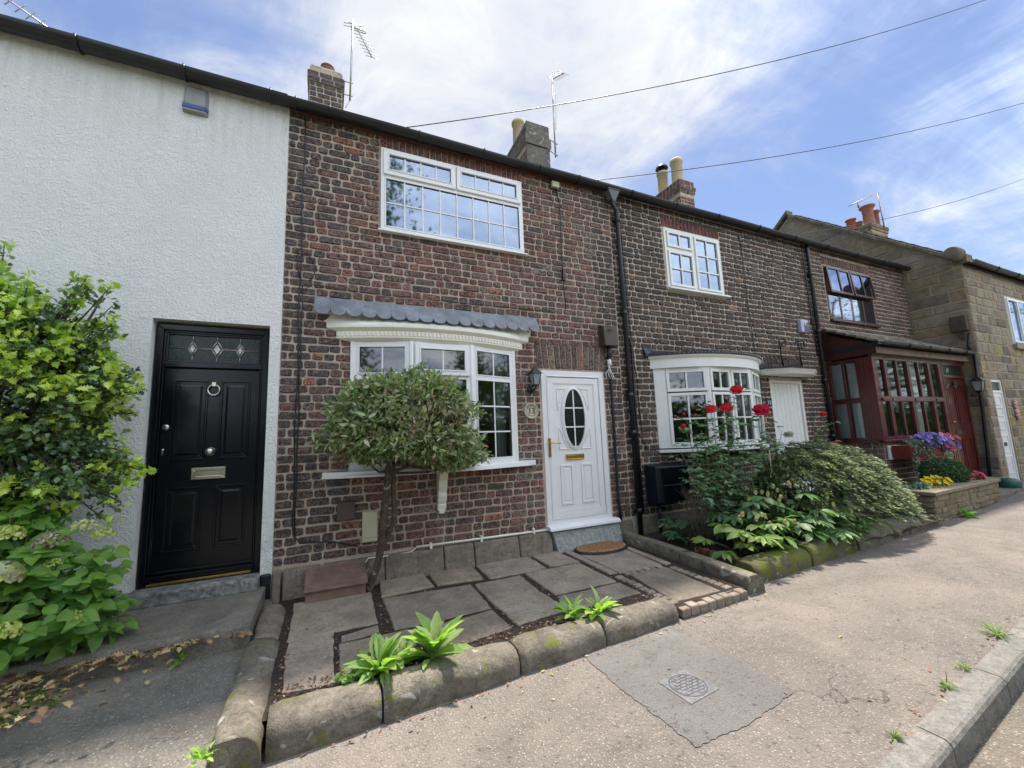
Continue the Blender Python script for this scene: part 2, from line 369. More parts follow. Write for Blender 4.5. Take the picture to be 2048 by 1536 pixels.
def render_mat():
    m, t, p = nodes('white_render'); n1 = noise(t, 62, 4, .55, dist=.7); n2 = noise(t, 1.1, 4); n3 = noise(t, 13, 3, .5)
    cc = mixrgb(t, mrange(t, n2, .3, .7), (.81, .82, .81), (.73, .75, .75))
    mp = t.nodes.new('ShaderNodeMapping'); mp.inputs['Scale'].default_value = (5, 1, .35); t.links.new(texco(t), mp.inputs[0])
    sx = t.nodes.new('ShaderNodeSeparateXYZ'); t.links.new(texco(t), sx.inputs[0])
    st = mathn(t, 'MULTIPLY', mrange(t, noise(t, 2.2, 7, .7, vec=mp.outputs[0]), .42, .72), mrange(t, sx.outputs[2], 4.0, 4.95, .0, .5))
    cc = mixrgb(t, st, cc, (.42, .42, .38)); st2 = mathn(t, 'MULTIPLY', mrange(t, noise(t, 4, 7, .75), .45, .65), mrange(t, sx.outputs[2], .0, .7, .65, 0))
    cc = mixrgb(t, st2, cc, (.40, .41, .36)); t.links.new(cc, p.inputs['Base Color'])
    p.inputs['Roughness'].default_value = .8; b = bump(t, p, n1, 1.0, .022); bump(t, p, n3, .35, .03, b); return m
M['render'] = render_mat()
M['white'] = flat_mat('white_upvc', (.74, .75, .76), .28, var=.03, coat=.15, dirt=((.45, .43, .38), 7, .66, .35))
M['cream'] = flat_mat('cream_paint', (.76, .75, .66), .4, var=.03)
M['whitewood'] = flat_mat('white_painted_wood', (.74, .76, .74), .45, var=.05, b=.15, bs=30, dirt=((.35, .33, .28), 9, .68, .5))
M['black'] = flat_mat('black_gloss_paint', (.004, .005, .009), .22, var=.2, coat=.05, b=.05, bs=14, spec=.3)
M['blackp'] = flat_mat('black_plastic', (.012, .014, .02), .35, var=.3, b=.1)
M['gutter'] = flat_mat('weathered_gutter', (.009, .010, .013), .42, var=.4, scale=4, b=.25, bs=30, dirt=((.06, .058, .05), 7, .62, .4))
M['bluebase'] = flat_mat('black_plinth_paint', (.008, .011, .018), .45, var=.3, b=.6, bs=25)
M['brown'] = flat_mat('brown_fascia', (.085, .04, .028), .5, var=.25, scale=9)
M['maroon'] = flat_mat('maroon_wood', (.085, .014, .014), .3, var=.3, scale=5, coat=.25, b=.05, bs=20)
M['maroon_d'] = flat_mat('maroon_dark_wood', (.05, .011, .011), .35, var=.3, scale=5, coat=.2)
M['fasciawood'] = flat_mat('weathered_fascia', (.16, .115, .085), .6, var=.3, scale=7, b=.2)
M['brass'] = flat_mat('brass', (.55, .40, .12), .25, 1.0, var=.2, scale=20)
M['chrome'] = flat_mat('satin_nickel', (.55, .52, .46), .28, 1.0, var=.1)
M['steel'] = flat_mat('aluminium', (.42, .40, .38), .4, .8, var=.25, scale=12)
M['tile'] = flat_mat('roof_tile', (.05, .048, .045), .8, var=.5, scale=5, b=.7, bs=12)
M['stoneslate'] = stone_mat('stone_slates', (.26, .24, .20), (.12, .11, .09), .15, .3, sc=8)
M['lead'] = flat_mat('lead_sheet', (.16, .175, .195), .42, .35, var=.35, scale=5, b=.12, bs=8, dirt=((.30, .33, .37), 8, .52, .6))
M['leaddark'] = flat_mat('dark_lead', (.035, .04, .05), .5, .2, var=.5, scale=9, b=.4, bs=30)
M['glass'] = glass_mat('window_glass', .06); M['glass_up'] = glass_mat('mirror_like_glass', .22, (.5, .52, .52), (.62, .76, 1))
M['glassdark'] = flat_mat('obscured_glass', (.006, .016, .014), .14, var=.4, scale=30, coat=.1, spec=.4, b=.25, bs=90)
M['lampglass'] = flat_mat('lamp_glass', (.28, .30, .31), .15, var=.1, coat=.5)
M['room'] = flat_mat('room_plaster', (.05, .055, .05), .9, var=.2)  # dark tone stands in for the shade inside a room
M['curtain'] = flat_mat('net_curtain', (.86, .87, .84), .9, var=.06, scale=30)
M['greyblind'] = flat_mat('grey_green_curtain', (.22, .26, .24), .9, var=.1)
M['terra'] = flat_mat('terracotta', (.30, .12, .075), .8, var=.25, b=.3, bs=25)
M['buffpot'] = flat_mat('buff_chimney_pot', (.50, .39, .24), .7, var=.15, b=.2, dirt=((.2, .16, .1), 7, .6, .6))
M['chimrender'] = stone_mat('chimney_render', (.22, .20, .17), (.12, .115, .10), 0, .35, sc=5)
M['bark'] = stone_mat('bark', (.15, .115, .085), (.07, .055, .042), .1, .1, sc=14, bmp=1)
M['twig'] = flat_mat('twig', (.06, .045, .028), .8, var=.4); M['greenstem'] = flat_mat('green_stem', (.09, .12, .04), .6, var=.3)
M['deck'] = flat_mat('brown_decking', (.17, .105, .08), .7, var=.3, scale=8, b=.4, bs=40, dirt=((.26, .19, .15), 11, .58, .4))
M['mat_c'] = flat_mat('coir', (.33, .18, .085), .95, var=.35, scale=30, b=.8, bs=90); M['rubber'] = flat_mat('rubber', (.018, .018, .024), .6)
M['beige'] = flat_mat('beige_plastic', (.50, .50, .34), .45, var=.06); M['brownp'] = flat_mat('brown_plastic', (.075, .045, .042), .5, var=.2)
M['ventbrown'] = flat_mat('rusty_brown_box', (.06, .045, .03), .6, var=.4, scale=9, b=.2)
M['plaque'] = flat_mat('stone_plaque', (.42, .40, .30), .8, var=.1, b=.3); M['ink'] = flat_mat('dark_lettering', (.03, .035, .03), .6)
M['blue'] = flat_mat('blue_plastic', (.008, .06, .22), .35); M['navy'] = flat_mat('navy_enamel', (.02, .03, .09), .3, coat=.4)
M['alarm'] = flat_mat('grey_white_plastic', (.24, .245, .25), .5, var=.15, scale=9)
M['violetp'] = flat_mat('violet_white_plastic', (.42, .42, .58), .4)
M['iron'] = flat_mat('wrought_iron', (.012, .012, .013), .5, var=.3); M['cover'] = stone_mat('cast_cover', (.21, .215, .22), (.13, .135, .14), 0, 0, sc=20, bmp=.4)
M['redbox'] = flat_mat('red_painted_box', (.16, .02, .018), .5, var=.25); M['pinkorn'] = flat_mat('pink_white_ornament', (.6, .35, .33), .6, var=.5, scale=60)
M['cane'] = flat_mat('bamboo_cane', (.42, .30, .16), .6, var=.2); M['soffit'] = flat_mat('stained_soffit', (.14, .12, .10), .8, var=.4)
M['greenpot'] = flat_mat('green_plastic', (.01, .07, .06), .5)
M['leaf'] = leaf_mat('leaf_matt', .5, .3); M['leafgloss'] = leaf_mat('leaf_glossy', .22, .22, sheen=.7); M['leafsoft'] = leaf_mat('leaf_bright', .55, .42)
M['petal'] = leaf_mat('petal', .6, .25, (.5, .5, .5), ns=30); M['dry'] = leaf_mat('dry_leaf', .8, .1, (.4, .3, .2))
M['juni'] = leaf_mat('juniper_needles', .6, .15)

# ------------------------------------------------------------------ foliage
def template(prof, fold=.15, curl=.25):
    """prof: [(t, halfwidth)...]; leaf of length 1 along +x, face normal +z"""
    v = []; f = []
    for t, h in prof:
        z = -curl*t*t
        v += [(t, h, z+fold*h), (t, 0, z), (t, -h, z+fold*h)]
    for i in range(len(prof)-1):
        a = 3*i; f += [(a, a+1, a+4, a+3), (a+1, a+2, a+5, a+4)]
    return np.array(v, float), np.array(f, int)
T_LANCE = template([(0, .02), (.3, .15), (.65, .13), (1, .0)], .3, .2)
T_OVATE = template([(0, .03), (.12, .22), (.35, .34), (.62, .28), (.85, .12), (1, .0)], .25, .3)
T_ROSE = template([(0, .03), (.15, .25), (.4, .34), (.7, .24), (1, .0)], .3, .25)
T_HOLLY = template([(0, .04), (.1, .10), (.2, .34), (.3, .17), (.44, .40), (.54, .18), (.68, .34), (.78, .10), (1, .0)], .45, .25)
T_HELL = template([(0, .02), (.25, .07), (.5, .14), (.75, .13), (1, .0)], .35, .35)
T_FOX = template([(0, .04), (.15, .04), (.28, .10), (.38, .17), (.46, .145), (.56, .21), (.65, .175), (.75, .20), (.84, .13), (.93, .09), (1, .0)], .5, .42)
T_NEED = template([(0, .05), (.5, .09), (1, .0)], .2, .15)
T_STRAP = template([(0, .03), (.3, .045), (.7, .04), (1, .0)], .3, .6)
T_PETAL = template([(0, .12), (.35, .38), (.75, .46), (1, .22)], .25, -.35)
T_IVY = template([(0, .1), (.1, .42), (.35, .30), (.45, .38), (.7, .16), (1, .0)], .15, .15)
def nrm(a): return a/np.maximum(np.linalg.norm(a, axis=-1, keepdims=True), 1e-9)
def foliage(name, mat, parent, tmpl, pos, direc, normal, size, colr, width=1.0):
    tv, tf = tmpl; n = len(pos); pos = np.asarray(pos, float)
    x = nrm(np.asarray(direc, float)); z = np.asarray(normal, float); z = z-x*(z*x).sum(1, keepdims=True); z = nrm(z); y = np.cross(z, x)
    s = np.broadcast_to(np.asarray(size, float), (n,))[:, None, None]
    wv = np.broadcast_to(np.asarray(width, float), (n,))[:, None, None]
    v = pos[:, None, :]+s*(tv[None, :, 0:1]*x[:, None, :]+wv*tv[None, :, 1:2]*y[:, None, :]+tv[None, :, 2:3]*z[:, None, :])
    f = (tf[None]+(np.arange(n)*len(tv))[:, None, None]).reshape(-1, 4)
    me = D.meshes.new(name); nv = n*len(tv); nf = len(f)
    me.vertices.add(nv); me.vertices.foreach_set('co', v.astype(np.float32).ravel())
    me.loops.add(nf*4); me.loops.foreach_set('vertex_index', f.astype(np.int32).ravel())
    me.polygons.add(nf); me.polygons.foreach_set('loop_start', np.arange(nf, dtype=np.int32)*4)
    me.polygons.foreach_set('use_smooth', np.ones(nf, bool))
    me.materials.append(mat); me.update(calc_edges=True)
    c = np.repeat(np.asarray(colr, float), len(tv), axis=0); ca = me.color_attributes.new('Col', 'FLOAT_COLOR', 'POINT')
    ca.data.foreach_set('color', np.column_stack([c, np.ones(len(c))]).astype(np.float32).ravel())
    o = D.objects.new(name, me); col.objects.link(o)
    if parent: o.parent = parent; o.matrix_parent_inverse = Matrix.Translation(-parent.location)
    return o
def mixcols(n, cols, wts, jit=.15):
    cols = np.array(cols, float); i = nr.choice(len(cols), n, p=np.array(wts)/sum(wts))
    return np.clip(cols[i]*(1+nr.uniform(-jit, jit, (n, 1))), 0, 1)
def rdir(n): return nrm(nr.normal(size=(n, 3)))

# ------------------------------------------------------------------ ground, road, paths
def GZ(x): return -.42+.02*max(-8, min(x, 40))
def sheet(name, pts, mat, zf=None, kind='structure'):
    mb = MB(); mb.poly([(x, y, (zf(x, y) if zf else z)) for x, y, *r in pts for z in [r[0] if r else 0]]); o = mb.build(name, mat); return tag(o, kind=kind)
mb = MB(); xs = [-400, -40, -8, -4, 0, 4, 8, 12, 20, 40, 400]
for a, b in zip(xs, xs[1:]): mb.poly([(a, -400, GZ(a)-.16), (b, -400, GZ(b)-.16), (b, 400, GZ(b)-.16), (a, 400, GZ(a)-.16)])
tag(mb.build('ground', M['grass']), kind='structure')
def strip(name, y0, y1, dz, mat, x0=-8, x1=40, ny=1):
    mb = MB(); xs = [x0+(x1-x0)*i/24 for i in range(25)]
    for a, b in zip(xs, xs[1:]):
        ya0, yb0 = y0(a), y0(b); ya1, yb1 = y1(a), y1(b)
        mb.poly([(a, ya0, GZ(a)+dz), (b, yb0, GZ(b)+dz), (b, yb1, GZ(b)+dz), (a, ya1, GZ(a)+dz)])
    return tag(mb.build(name, mat), kind='structure')
ki = lambda x: -3.755+.0815*x                     # inner edge of the road kerb
strip('pavement', lambda x: ki(x)-.05, lambda x: -.3, 0, M['tarmac'])
strip('road', lambda x: -10.5, lambda x: ki(x)-.1, -.11, M['road'])
# road kerb: one long concrete line with joints
mb = MB(); x = -6.35
while x < 30:
    e = x+.915; a, b = x+.004, e-.004
    pr = lambda X: [(X, ki(X), GZ(X)-.1), (X, ki(X), GZ(X)+.006), (X, ki(X)-.11, GZ(X)+.006), (X, ki(X)-.125, GZ(X)-.004), (X, ki(X)-.135, GZ(X)-.02), (X, ki(X)-.15, GZ(X)-.2), (X, ki(X), GZ(X)-.2)]
    mb.hexa(pr(a), pr(b)); x = e
tag(mb.build('kerb', M['rkerb']), kind='structure')
mb = MB(); pq = [(1.73, -2.10), (1.71, -2.5), (1.73, -3.09), (2.1, -3.11), (2.56, -3.06), (2.575, -2.6), (2.58, -2.05)]
pp = []
for (xa, ya), (xb, yb) in zip(pq, pq[1:]+pq[:1]):
    m_ = max(2, int(math.hypot(xb-xa, yb-ya)/.025))
    for q in range(m_): pp.append((xa+(xb-xa)*q/m_+rnd.uniform(-.008, .008), ya+(yb-ya)*q/m_+rnd.uniform(-.008, .008)))
mb.poly([(x, y, GZ(x)+.004) for x, y in pp]); tag(mb.build('pavement_patch', M['patch']), kind='structure')
# concrete drive in front of the white house, soil under the flags, soil of the gardens
mb = MB(); mb.poly([(-6, -2.6, -.405), (-.40, -2.6, -.37), (-.40, 0, -.245), (-6, 0, -.245)]); tag(mb.build('concrete_drive', M['drive']), kind='structure')
mb = MB(); mb.poly([(-.35, -2.0, -.285), (3.75, -2.0, -.285), (3.75, .1, -.262), (-.35, .1, -.262)]); tag(mb.build('soil_bed', M['soil']), kind='structure')
mb = MB(); nx, ny = 26, 12
for j in range(ny+1):
    for i in range(nx+1):
        x = 3.75+4.3*i/nx; y = -1.85+1.85*j/ny; mb.V([(x, y, -.235+.012*(x-3.75)+.05*math.sin(x*3+j)*math.sin(y*4+i*.3)*.5+rnd.uniform(-.012, .012))])
for j in range(ny):
    for i in range(nx): q = j*(nx+1)+i; mb.F(q, q+1, q+nx+2, q+nx+1)
tag(mb.build('garden_soil', M['soil'], smooth=True), kind='structure')
# flags (measured outlines on the forecourt)
flags = [[(-.215, -.30), (.45, -.36), (.435, -1.08), (.10, -1.07), (-.215, -1.07)], [(-.215, -1.075), (.10, -1.078), (.10, -1.80), (-.06, -1.80), (-.20, -1.77)],
 [(.15, -1.17), (.43, -1.12), (.43, -1.25), (.15, -1.27)], [(.13, -1.31), (.64, -1.31), (.65, -1.58), (.13, -1.77)],
 [(.56, -.10), (1.02, -.09), (1.04, -.50), (.53, -.53)], [(.53, -.58), (1.38, -.64), (1.36, -1.26), (.54, -1.27)],
 [(1.07, -.09), (1.57, -.09), (1.55, -.55), (1.07, -.49)], [(1.62, -.09), (2.30, -.09), (2.29, -.58), (1.61, -.58)],
 [(1.41, -.65), (1.93, -.65), (1.90, -1.13), (1.40, -1.10)], [(1.40, -1.125), (1.90, -1.16), (1.93, -1.60), (1.42, -1.66)], [(.72, -1.35), (1.36, -1.29), (1.37, -1.67), (.73, -1.77)],
 [(2.34, -.09), (2.70, -.09), (2.72, -.58), (2.34, -.56)], [(1.99, -.63), (2.69, -.63), (2.69, -1.28), (1.98, -1.28)],
 [(1.98, -1.32), (2.70, -1.32), (2.71, -1.62), (2.0, -1.64)], [(2.76, -.16), (2.85, -.16), (2.85, -1.10), (2.76, -1.08)],
 [(2.87, -.16), (3.50, -.16), (3.45, -1.12), (2.87, -1.10)], [(2.92, -1.21), (3.42, -1.20), (3.36, -1.94), (2.82, -1.92)],
 [(3.52, -.16), (3.60, -.16), (3.56, -1.14), (3.47, -1.14)]]
for i in range(6): flags.append([(2.90+i*.088, -1.125), (2.975+i*.088, -1.125), (2.97+i*.088, -1.185), (2.895+i*.088, -1.19)])
for i in range(9): flags.append([(2.76, -1.16-i*.088), (2.85, -1.16-i*.088), (2.84, -1.235-i*.088), (2.75, -1.235-i*.088)])
for i in range(8): flags.append([(2.76+i*.102, -1.965), (2.853+i*.102, -1.965), (2.85+i*.102, -2.055), (2.757+i*.102, -2.055)])
for i in range(9): flags.append([(3.45, -1.22-i*.08), (3.54, -1.22-i*.08), (3.53, -1.288-i*.08), (3.44, -1.288-i*.08)])
mb = MB()
def fz(y): return -.24+.022*y
for fi, fpts in enumerate(flags):
    cx = sum(p[0] for p in fpts)/len(fpts); cy = sum(p[1] for p in fpts)/len(fpts); k = rnd.uniform(.78, 1.2); mb.col = (k, k*rnd.uniform(.96, 1.02), k*rnd.uniform(.93, 1.02))
    dz = rnd.uniform(-.004, .006); B = []; T = []; Q = []
    n = len(fpts)
    for i in range(n):
        p0, p1 = fpts[i], fpts[(i+1) % n]
        ln = math.hypot(p1[0]-p0[0], p1[1]-p0[1]); m = max(1, int(ln/.07))
        for s in range(m):
            jx, jy = (rnd.uniform(-.006, .006), rnd.uniform(-.006, .006)) if ln > .15 else (0, 0)
            x, y = p0[0]+(p1[0]-p0[0])*s/m+jx, p0[1]+(p1[1]-p0[1])*s/m+jy
            B.append((x, y, fz(y)-.07)); T.append((x, y, fz(y)+dz-.008)); q = 1-.008/max(.03, math.hypot(x-cx, y-cy)); Q.append((cx+(x-cx)*q, cy+(y-cy)*q, fz(y)+dz))
    b = mb.V(B+T+Q); k = len(B)
    for i in range(k):
        for o in (0, k): mb.F(b+o+i, b+o+(i+1) % k, b+o+k+(i+1) % k, b+o+k+i)
    mb.F(*[b+2*k+i for i in range(k)])
tag(mb.build('path_paving', M['slab']), kind='structure')

# ------------------------------------------------------------------ edging stones
def edging(name, p0, p1, wd, h, mat, label, group, tilt=0, rad=.06, z0=None, z1=None, end=None):
    """rounded sandstone block from p0 to p1 (front bottom edge, x, y), wd back from it; tops z0, z1"""
    a, b = Vector((p0[0], p0[1], 0)), Vector((p1[0], p1[1], 0)); d = (b-a).normalized(); nn = Vector((-d.y, d.x, 0)); ln = (b-a).length
    mb = MB(); k = max(3, int(ln/.06)); sd = rnd.uniform(0, 9)
    prof = [(0.02, 0.0), (0, .35), (.02, .62), (.10, .80), (.25, .93), (.45, .985), (.75, 1.0), (.93, .985), (.99, .93), (1, .6), (1, 0)]
    rows = []
    for i in range(k+1):
        s = i/k; base = a+d*(ln*s); zt = z0+(z1-z0)*s; zb = GZ(base.x)-.05; sh = 1-.035*(abs(2*s-1)**10)
        row = []
        for (u, v) in prof:
            w_ = .006*math.sin(sd+s*9*ln+u*5)+.0035*math.sin(sd*3+s*31*ln+v*7)
            row.append(base+nn*(wd*(.5+(u-.5)*sh)+w_)+Vector((0, 0, zb+(zt-zb)*v*(sh if v > .5 else 1)+w_*.6*(v > .4))))
        rows.append(mb.V(row))
    m = len(prof); mb.smooth = True
    for i in range(k):
        for j in range(m-1): mb.F(rows[i]+j+1, rows[i]+j, rows[i+1]+j, rows[i+1]+j+1)
    mb.smooth = False
    mb.F(*[rows[0]+j for j in range(m)]); mb.F(*[rows[-1]+m-1-j for j in range(m)])
    return tag(mb.build(name, mat), label, 'edging stone', group)
gk = 'sandstone edging stones round the flagged forecourt'
ex = [-.245, .345, 1.235, 1.955, 2.71]; ey = lambda x: -2.135+.022*(x+.25)
for i, lb in enumerate(('short stone block at the near left corner of the flagged forecourt', 'long rounded stone kerb in front of the left leafy seedlings', 'mossy stone kerb with pale patches, second from the white door path', 'rounded stone kerb with reddish worn end beside the white door path')):
    a, b = ex[i]+.006, ex[i+1]-.006
    edging('edging_stone', (a, ey(a)), (b, ey(b)), .22, .2, M['kerb'], lb, gk, z0=-.240+i*.004, z1=-.238+i*.004)
edging('edging_stone', (-.25, -2.16), (-.25, -1.02), .225, .2, M['kerb'], 'long mossy stone block between concrete drive and flagged forecourt, the nearer one', gk, z0=-.235, z1=-.215)
edging('edging_stone', (-.255, -1.0), (-.265, -.30), .20, .2, M['plinth'], 'low flat stone beside the black door step, nearer the house', gk, z0=-.225, z1=-.205)
g15 = 'mossy edging stones round the rose garden'
edging('edging_stone', (3.90, -1.15), (3.92, -.03), .21, .2, M['kerb'], 'long narrow stone running from the drainpipe along the doormat path', g15, z0=-.145, z1=-.13)
edging('edging_stone', (3.86, -2.02), (3.90, -1.165), .23, .2, M['kerb'], 'mossy stone at the front end of the path beside the rose garden', g15, z0=-.175, z1=-.15)
xs = [3.93, 4.88, 5.85, 6.75, 7.55]
for i, lb in enumerate(('bright green mossy stone at the near corner of the rose garden', 'dark stone edging in front of the hellebores with bright gap at its left', 'stone edging under the trailing hellebore leaves', 'stone edging under the spreading juniper')):
    a, b = xs[i]+.008, xs[i+1]-.008
    edging('edging_stone', (a, -1.90+.03*(a-3.95)), (b, -1.90+.03*(b-3.95)), .24, .2, M['kerbmoss'] if i < 2 else M['kerb'], lb, g15, z0=(-.15, -.11, -.10, -.10)[i], z1=(-.13, -.10, -.09, -.10)[i])
mb = MB()
for i in range(8):
    y = -1.03-i*.098; mb.lathe([(.048, -.3), (.048, -.205), (.042, -.192), (.02, -.185)], (4.12, y, 0), 12); mb.box(4.10, 4.14, y-.049, y+.049, -.3, -.215)
tag(mb.build('terracotta_edging', M['terra']), 'row of scalloped terracotta edging pieces in the rose garden soil', 'garden edging')

# ------------------------------------------------------------------ terrace walls
FY = 0.0
def pal(cols, wts):
    def f(u=0, v=0):
        c = rnd.choices(cols, wts)[0]; k = rnd.uniform(.8, 1.25); return tuple(min(1, x*k*rnd.uniform(.94, 1.06)) for x in c)
    return f
P13 = pal([(.175,.075,.056), (.135,.070,.062), (.075,.058,.058), (.215,.078,.056), (.150,.100,.082), (.27,.12,.075), (.17,.14,.12)], [30, 26, 13, 15, 11, 2.5, 6])
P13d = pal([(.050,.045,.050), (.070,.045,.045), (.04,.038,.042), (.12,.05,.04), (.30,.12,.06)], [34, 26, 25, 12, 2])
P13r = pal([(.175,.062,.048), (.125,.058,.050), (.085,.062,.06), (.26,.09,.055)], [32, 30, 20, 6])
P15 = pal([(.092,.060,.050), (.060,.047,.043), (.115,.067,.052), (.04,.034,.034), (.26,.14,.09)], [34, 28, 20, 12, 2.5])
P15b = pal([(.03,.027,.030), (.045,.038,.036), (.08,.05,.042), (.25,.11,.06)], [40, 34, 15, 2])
P17 = pal([(.155,.084,.060), (.115,.074,.058), (.18,.094,.064), (.06,.048,.042), (.26,.13,.08)], [34, 30, 20, 14, 2])
PR = pal([(.23,.06,.045), (.19,.055,.045), (.15,.055,.045)], [3, 3, 2])
PA = pal([(.15,.085,.065), (.11,.075,.06), (.25,.11,.065), (.17,.11,.085), (.20,.13,.10)], [3, 3, 1, 2, 1])
front = lambda u, v, d: (u, -d, v)
STR = 'flemish'
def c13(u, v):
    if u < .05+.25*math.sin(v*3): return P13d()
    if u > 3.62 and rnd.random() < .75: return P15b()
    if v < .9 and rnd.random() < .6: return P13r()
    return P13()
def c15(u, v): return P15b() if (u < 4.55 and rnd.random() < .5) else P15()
def soldiers(mb, x0, x1, z0, z1, w_, colf, p=.010, fan=0.0):
    n = max(1, round((x1-x0)/w_)); s = (x1-x0)/n; cx = (x0+x1)/2
    for i in range(n):
        a = x0+i*s; b = a+s; k = ((a+b)/2-cx)/((x1-x0)/2)
        mp = lambda u, v, d, k=k: (u+fan*k*(v-z0), -d, v)
        mb.col = colf(); mb.brick(a+.004, b-.004, z0+.004, z1-.004, p, mp, .006, .002, .006)
    mb.col = (1, 1, 1)
roots = {}
def house(name, x0, label):
    r = empty(name, (x0, 0, 0), label, 'house'); roots[label] = r; return r
H0 = house('white_house', -3, 'white rough rendered cottage with a glossy black front door, at the left end')
H13 = house('brick_house', 1.8, 'dark red brick cottage with a white door and a bay window under scalloped lead')
H15 = house('brick_house', 6.5, 'middle brick cottage with a curved white bow window and plank door')
H17 = house('brick_house', 11, 'brick cottage with a maroon wooden porch and bay, against the stone house')
HS = house('stone_house', 16, 'tall yellow sandstone house standing forward at the far right end')
BX13, BX15 = 4.0, 9.12
# opening lists x0,x1,z0,z1
bay13 = (.27, 2.23, .88, 2.50)
ops13 = [(.545, 2.475, 3.69, 4.95), bay13, (2.62, 3.68, -.02, 2.50), (.30, 2.2, 2.32, 2.62)]
mb = MB(); mb.wall(-.43, BX13, -.3, 5.0, [(.56, 2.46, 3.70, 4.775), (.30, 2.2, .88, 2.32), (2.64, 3.66, 0, 2.09)], 0, .28)
mb.box(-.43, BX13, 4.9, 5.0, -.3, 4.9); mb.box(-.42, -.36, .28, 4.9, -.3, 4.98); mb.box(3.9, 3.99, .28, 4.9, -.3, 4.98); mb.m = 1
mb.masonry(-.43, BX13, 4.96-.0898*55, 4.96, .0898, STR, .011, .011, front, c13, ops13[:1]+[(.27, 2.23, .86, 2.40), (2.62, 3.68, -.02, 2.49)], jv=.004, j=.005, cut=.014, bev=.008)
soldiers(mb, .55, 2.48, 4.785, 4.955, .078, PR)
w13 = mb.build('wall', [M['mortar'], M['brick']], H13)
mb = MB(); soldiers(mb, 2.60, 3.70, 2.105, 2.485, .092, PA, .012, .12); mb.build('brick_arch', M['brick'], H13)
mb = MB(); mb.wall(BX13, BX15, -.3, 5.0, [(5.11, 6.44, 3.53, 4.615), (4.75, 7.0, .95, 2.30), (7.42, 8.35, 0, 2.07)], 0.002, .28)
mb.box(BX13, BX15, 4.9, 5.0, -.3, 4.9); mb.box(9.0, 9.1, .28, 4.9, -.3, 4.98); mb.m = 1
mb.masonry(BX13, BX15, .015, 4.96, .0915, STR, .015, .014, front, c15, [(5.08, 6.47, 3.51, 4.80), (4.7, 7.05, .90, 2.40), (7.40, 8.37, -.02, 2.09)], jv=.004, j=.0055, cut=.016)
soldiers(mb, 5.08, 6.46, 4.63, 4.80, .085, PR)
mb.build('wall', [M['mortar2'], M['brick2']], H15)
mb = MB(); soldiers(mb, 7.33, 8.45, 2.26, 2.50, .085, P15b, .012, .1); mb.build('brick_arch', M['brick2'], H15)
mb = MB(); mb.wall(BX15, 13.05, -.3, 5.0, [(9.63, 11.44, 3.42, 4.62), (9.5, 12.9, .1, 2.9)], 0.001, .28)
mb.box(BX15, 13.05, 4.9, 5.0, -.3, 4.9); mb.box(12.9, 13.04, .28, 4.9, -.3, 4.98); mb.m = 1
mb.masonry(BX15, 13.05, .015, 4.96, .0915, STR, .013, .012, front, lambda u, v: P17(), [(9.60, 11.47, 3.37, 4.82), (9.4, 13.0, -.3, 3.02)], jv=.003, j=.004, cut=.012)
soldiers(mb, 9.60, 11.47, 4.64, 4.83, .085, pal([(.20,.11,.08), (.16,.09,.07)], [1, 1]))
mb.build('wall', [M['mortar2'], M['brick2']], H17)
# plinths
def plinth(parent, x0, x1, segs, z1, dep, mat):
    mb = MB()
    for a, b in segs:
        mb.col = (1, 1, 1); sl = rnd.uniform(.0, .02)
        mb.hexa([(a+.004, -dep-.02, -.32), (b-.004, -dep-.02, -.32), (b-.004, .02, -.32), (a+.004, .02, -.32)], [(a+.004, -dep+.05, z1-sl), (b-.004, -dep+.05, z1-sl), (b-.004, .02, z1), (a+.004, .02, z1)])
    return mb.build('stone_plinth', mat, parent, bevel=.018)
plinth(H13, 0, 0, [(-.425, -.345), (-.335, .0), (.02, .62), (.62, 1.26), (1.26, 1.62), (1.62, 2.20), (2.20, 2.66)], .0, .11, M['plinth'])
plinth(H15, 0, 0, [(3.74, 4.02), (4.16, 4.55), (4.55, 5.4), (5.4, 6.3), (6.3, 7.3)], .0, .05, M['plinth'])
# threshold step of the white door
mb = MB(); mb.hexa([(2.70, -.16, -.27), (3.72, -.16, -.27), (3.72, .1, -.27), (2.70, .1, -.27)], [(2.665, -.085, -.015), (3.715, -.085, -.015), (3.715, .1, -.015), (2.665, .1, -.015)])
mb.build('door_step', M['step'], H13, bevel=.012)
mb = MB(); mb.prism([(2.62, -.12, .03), (2.62, -.125, .0), (2.62, .05, 0), (2.62, .05, .055), (2.62, -.09, .05)], (1.10, 0, 0)); mb.build('door_sill', M['white'], H13, bevel=.004)

# white house walls
mb = MB(); mb.wall(-7, -.43, -.3, 5.0, [(-1.485, -.53, -.2, 2.43)], -.025, .28); mb.box(-7, -.43, 4.9, 5.0, -.3, 4.9); mb.box(-7, -6.9, .28, 4.9, -.3, 4.98)
mb.build('wall', M['render'], H0, bevel=.02)
mb = MB(); mb.box(-7, -1.54, -.055, 0, -.3, .02); mb.box(-.525, -.435, -.05, 0, -.3, -.02); mb.build('black_plinth', M['bluebase'], H0, bevel=.015)
mb = MB(); mb.box(-1.575, -.525, -.15, .05, -.135, -.01); mb.build('door_step', stone_mat('worn_painted_step', (.36, .37, .36), (.11, .11, .11), 0, .2, sc=14), H0, bevel=.02)
mb = MB(); mb.hexa([(-6, -.93, -.33), (-.475, -.965, -.33), (-.475, -.05, -.33), (-6, -.05, -.33)], [(-6, -.86, -.13), (-.475, -.955, -.13), (-.475, -.03, -.125), (-6, -.03, -.125)]); mb.build('concrete_landing', M['concrete'], H0, bevel=.014)

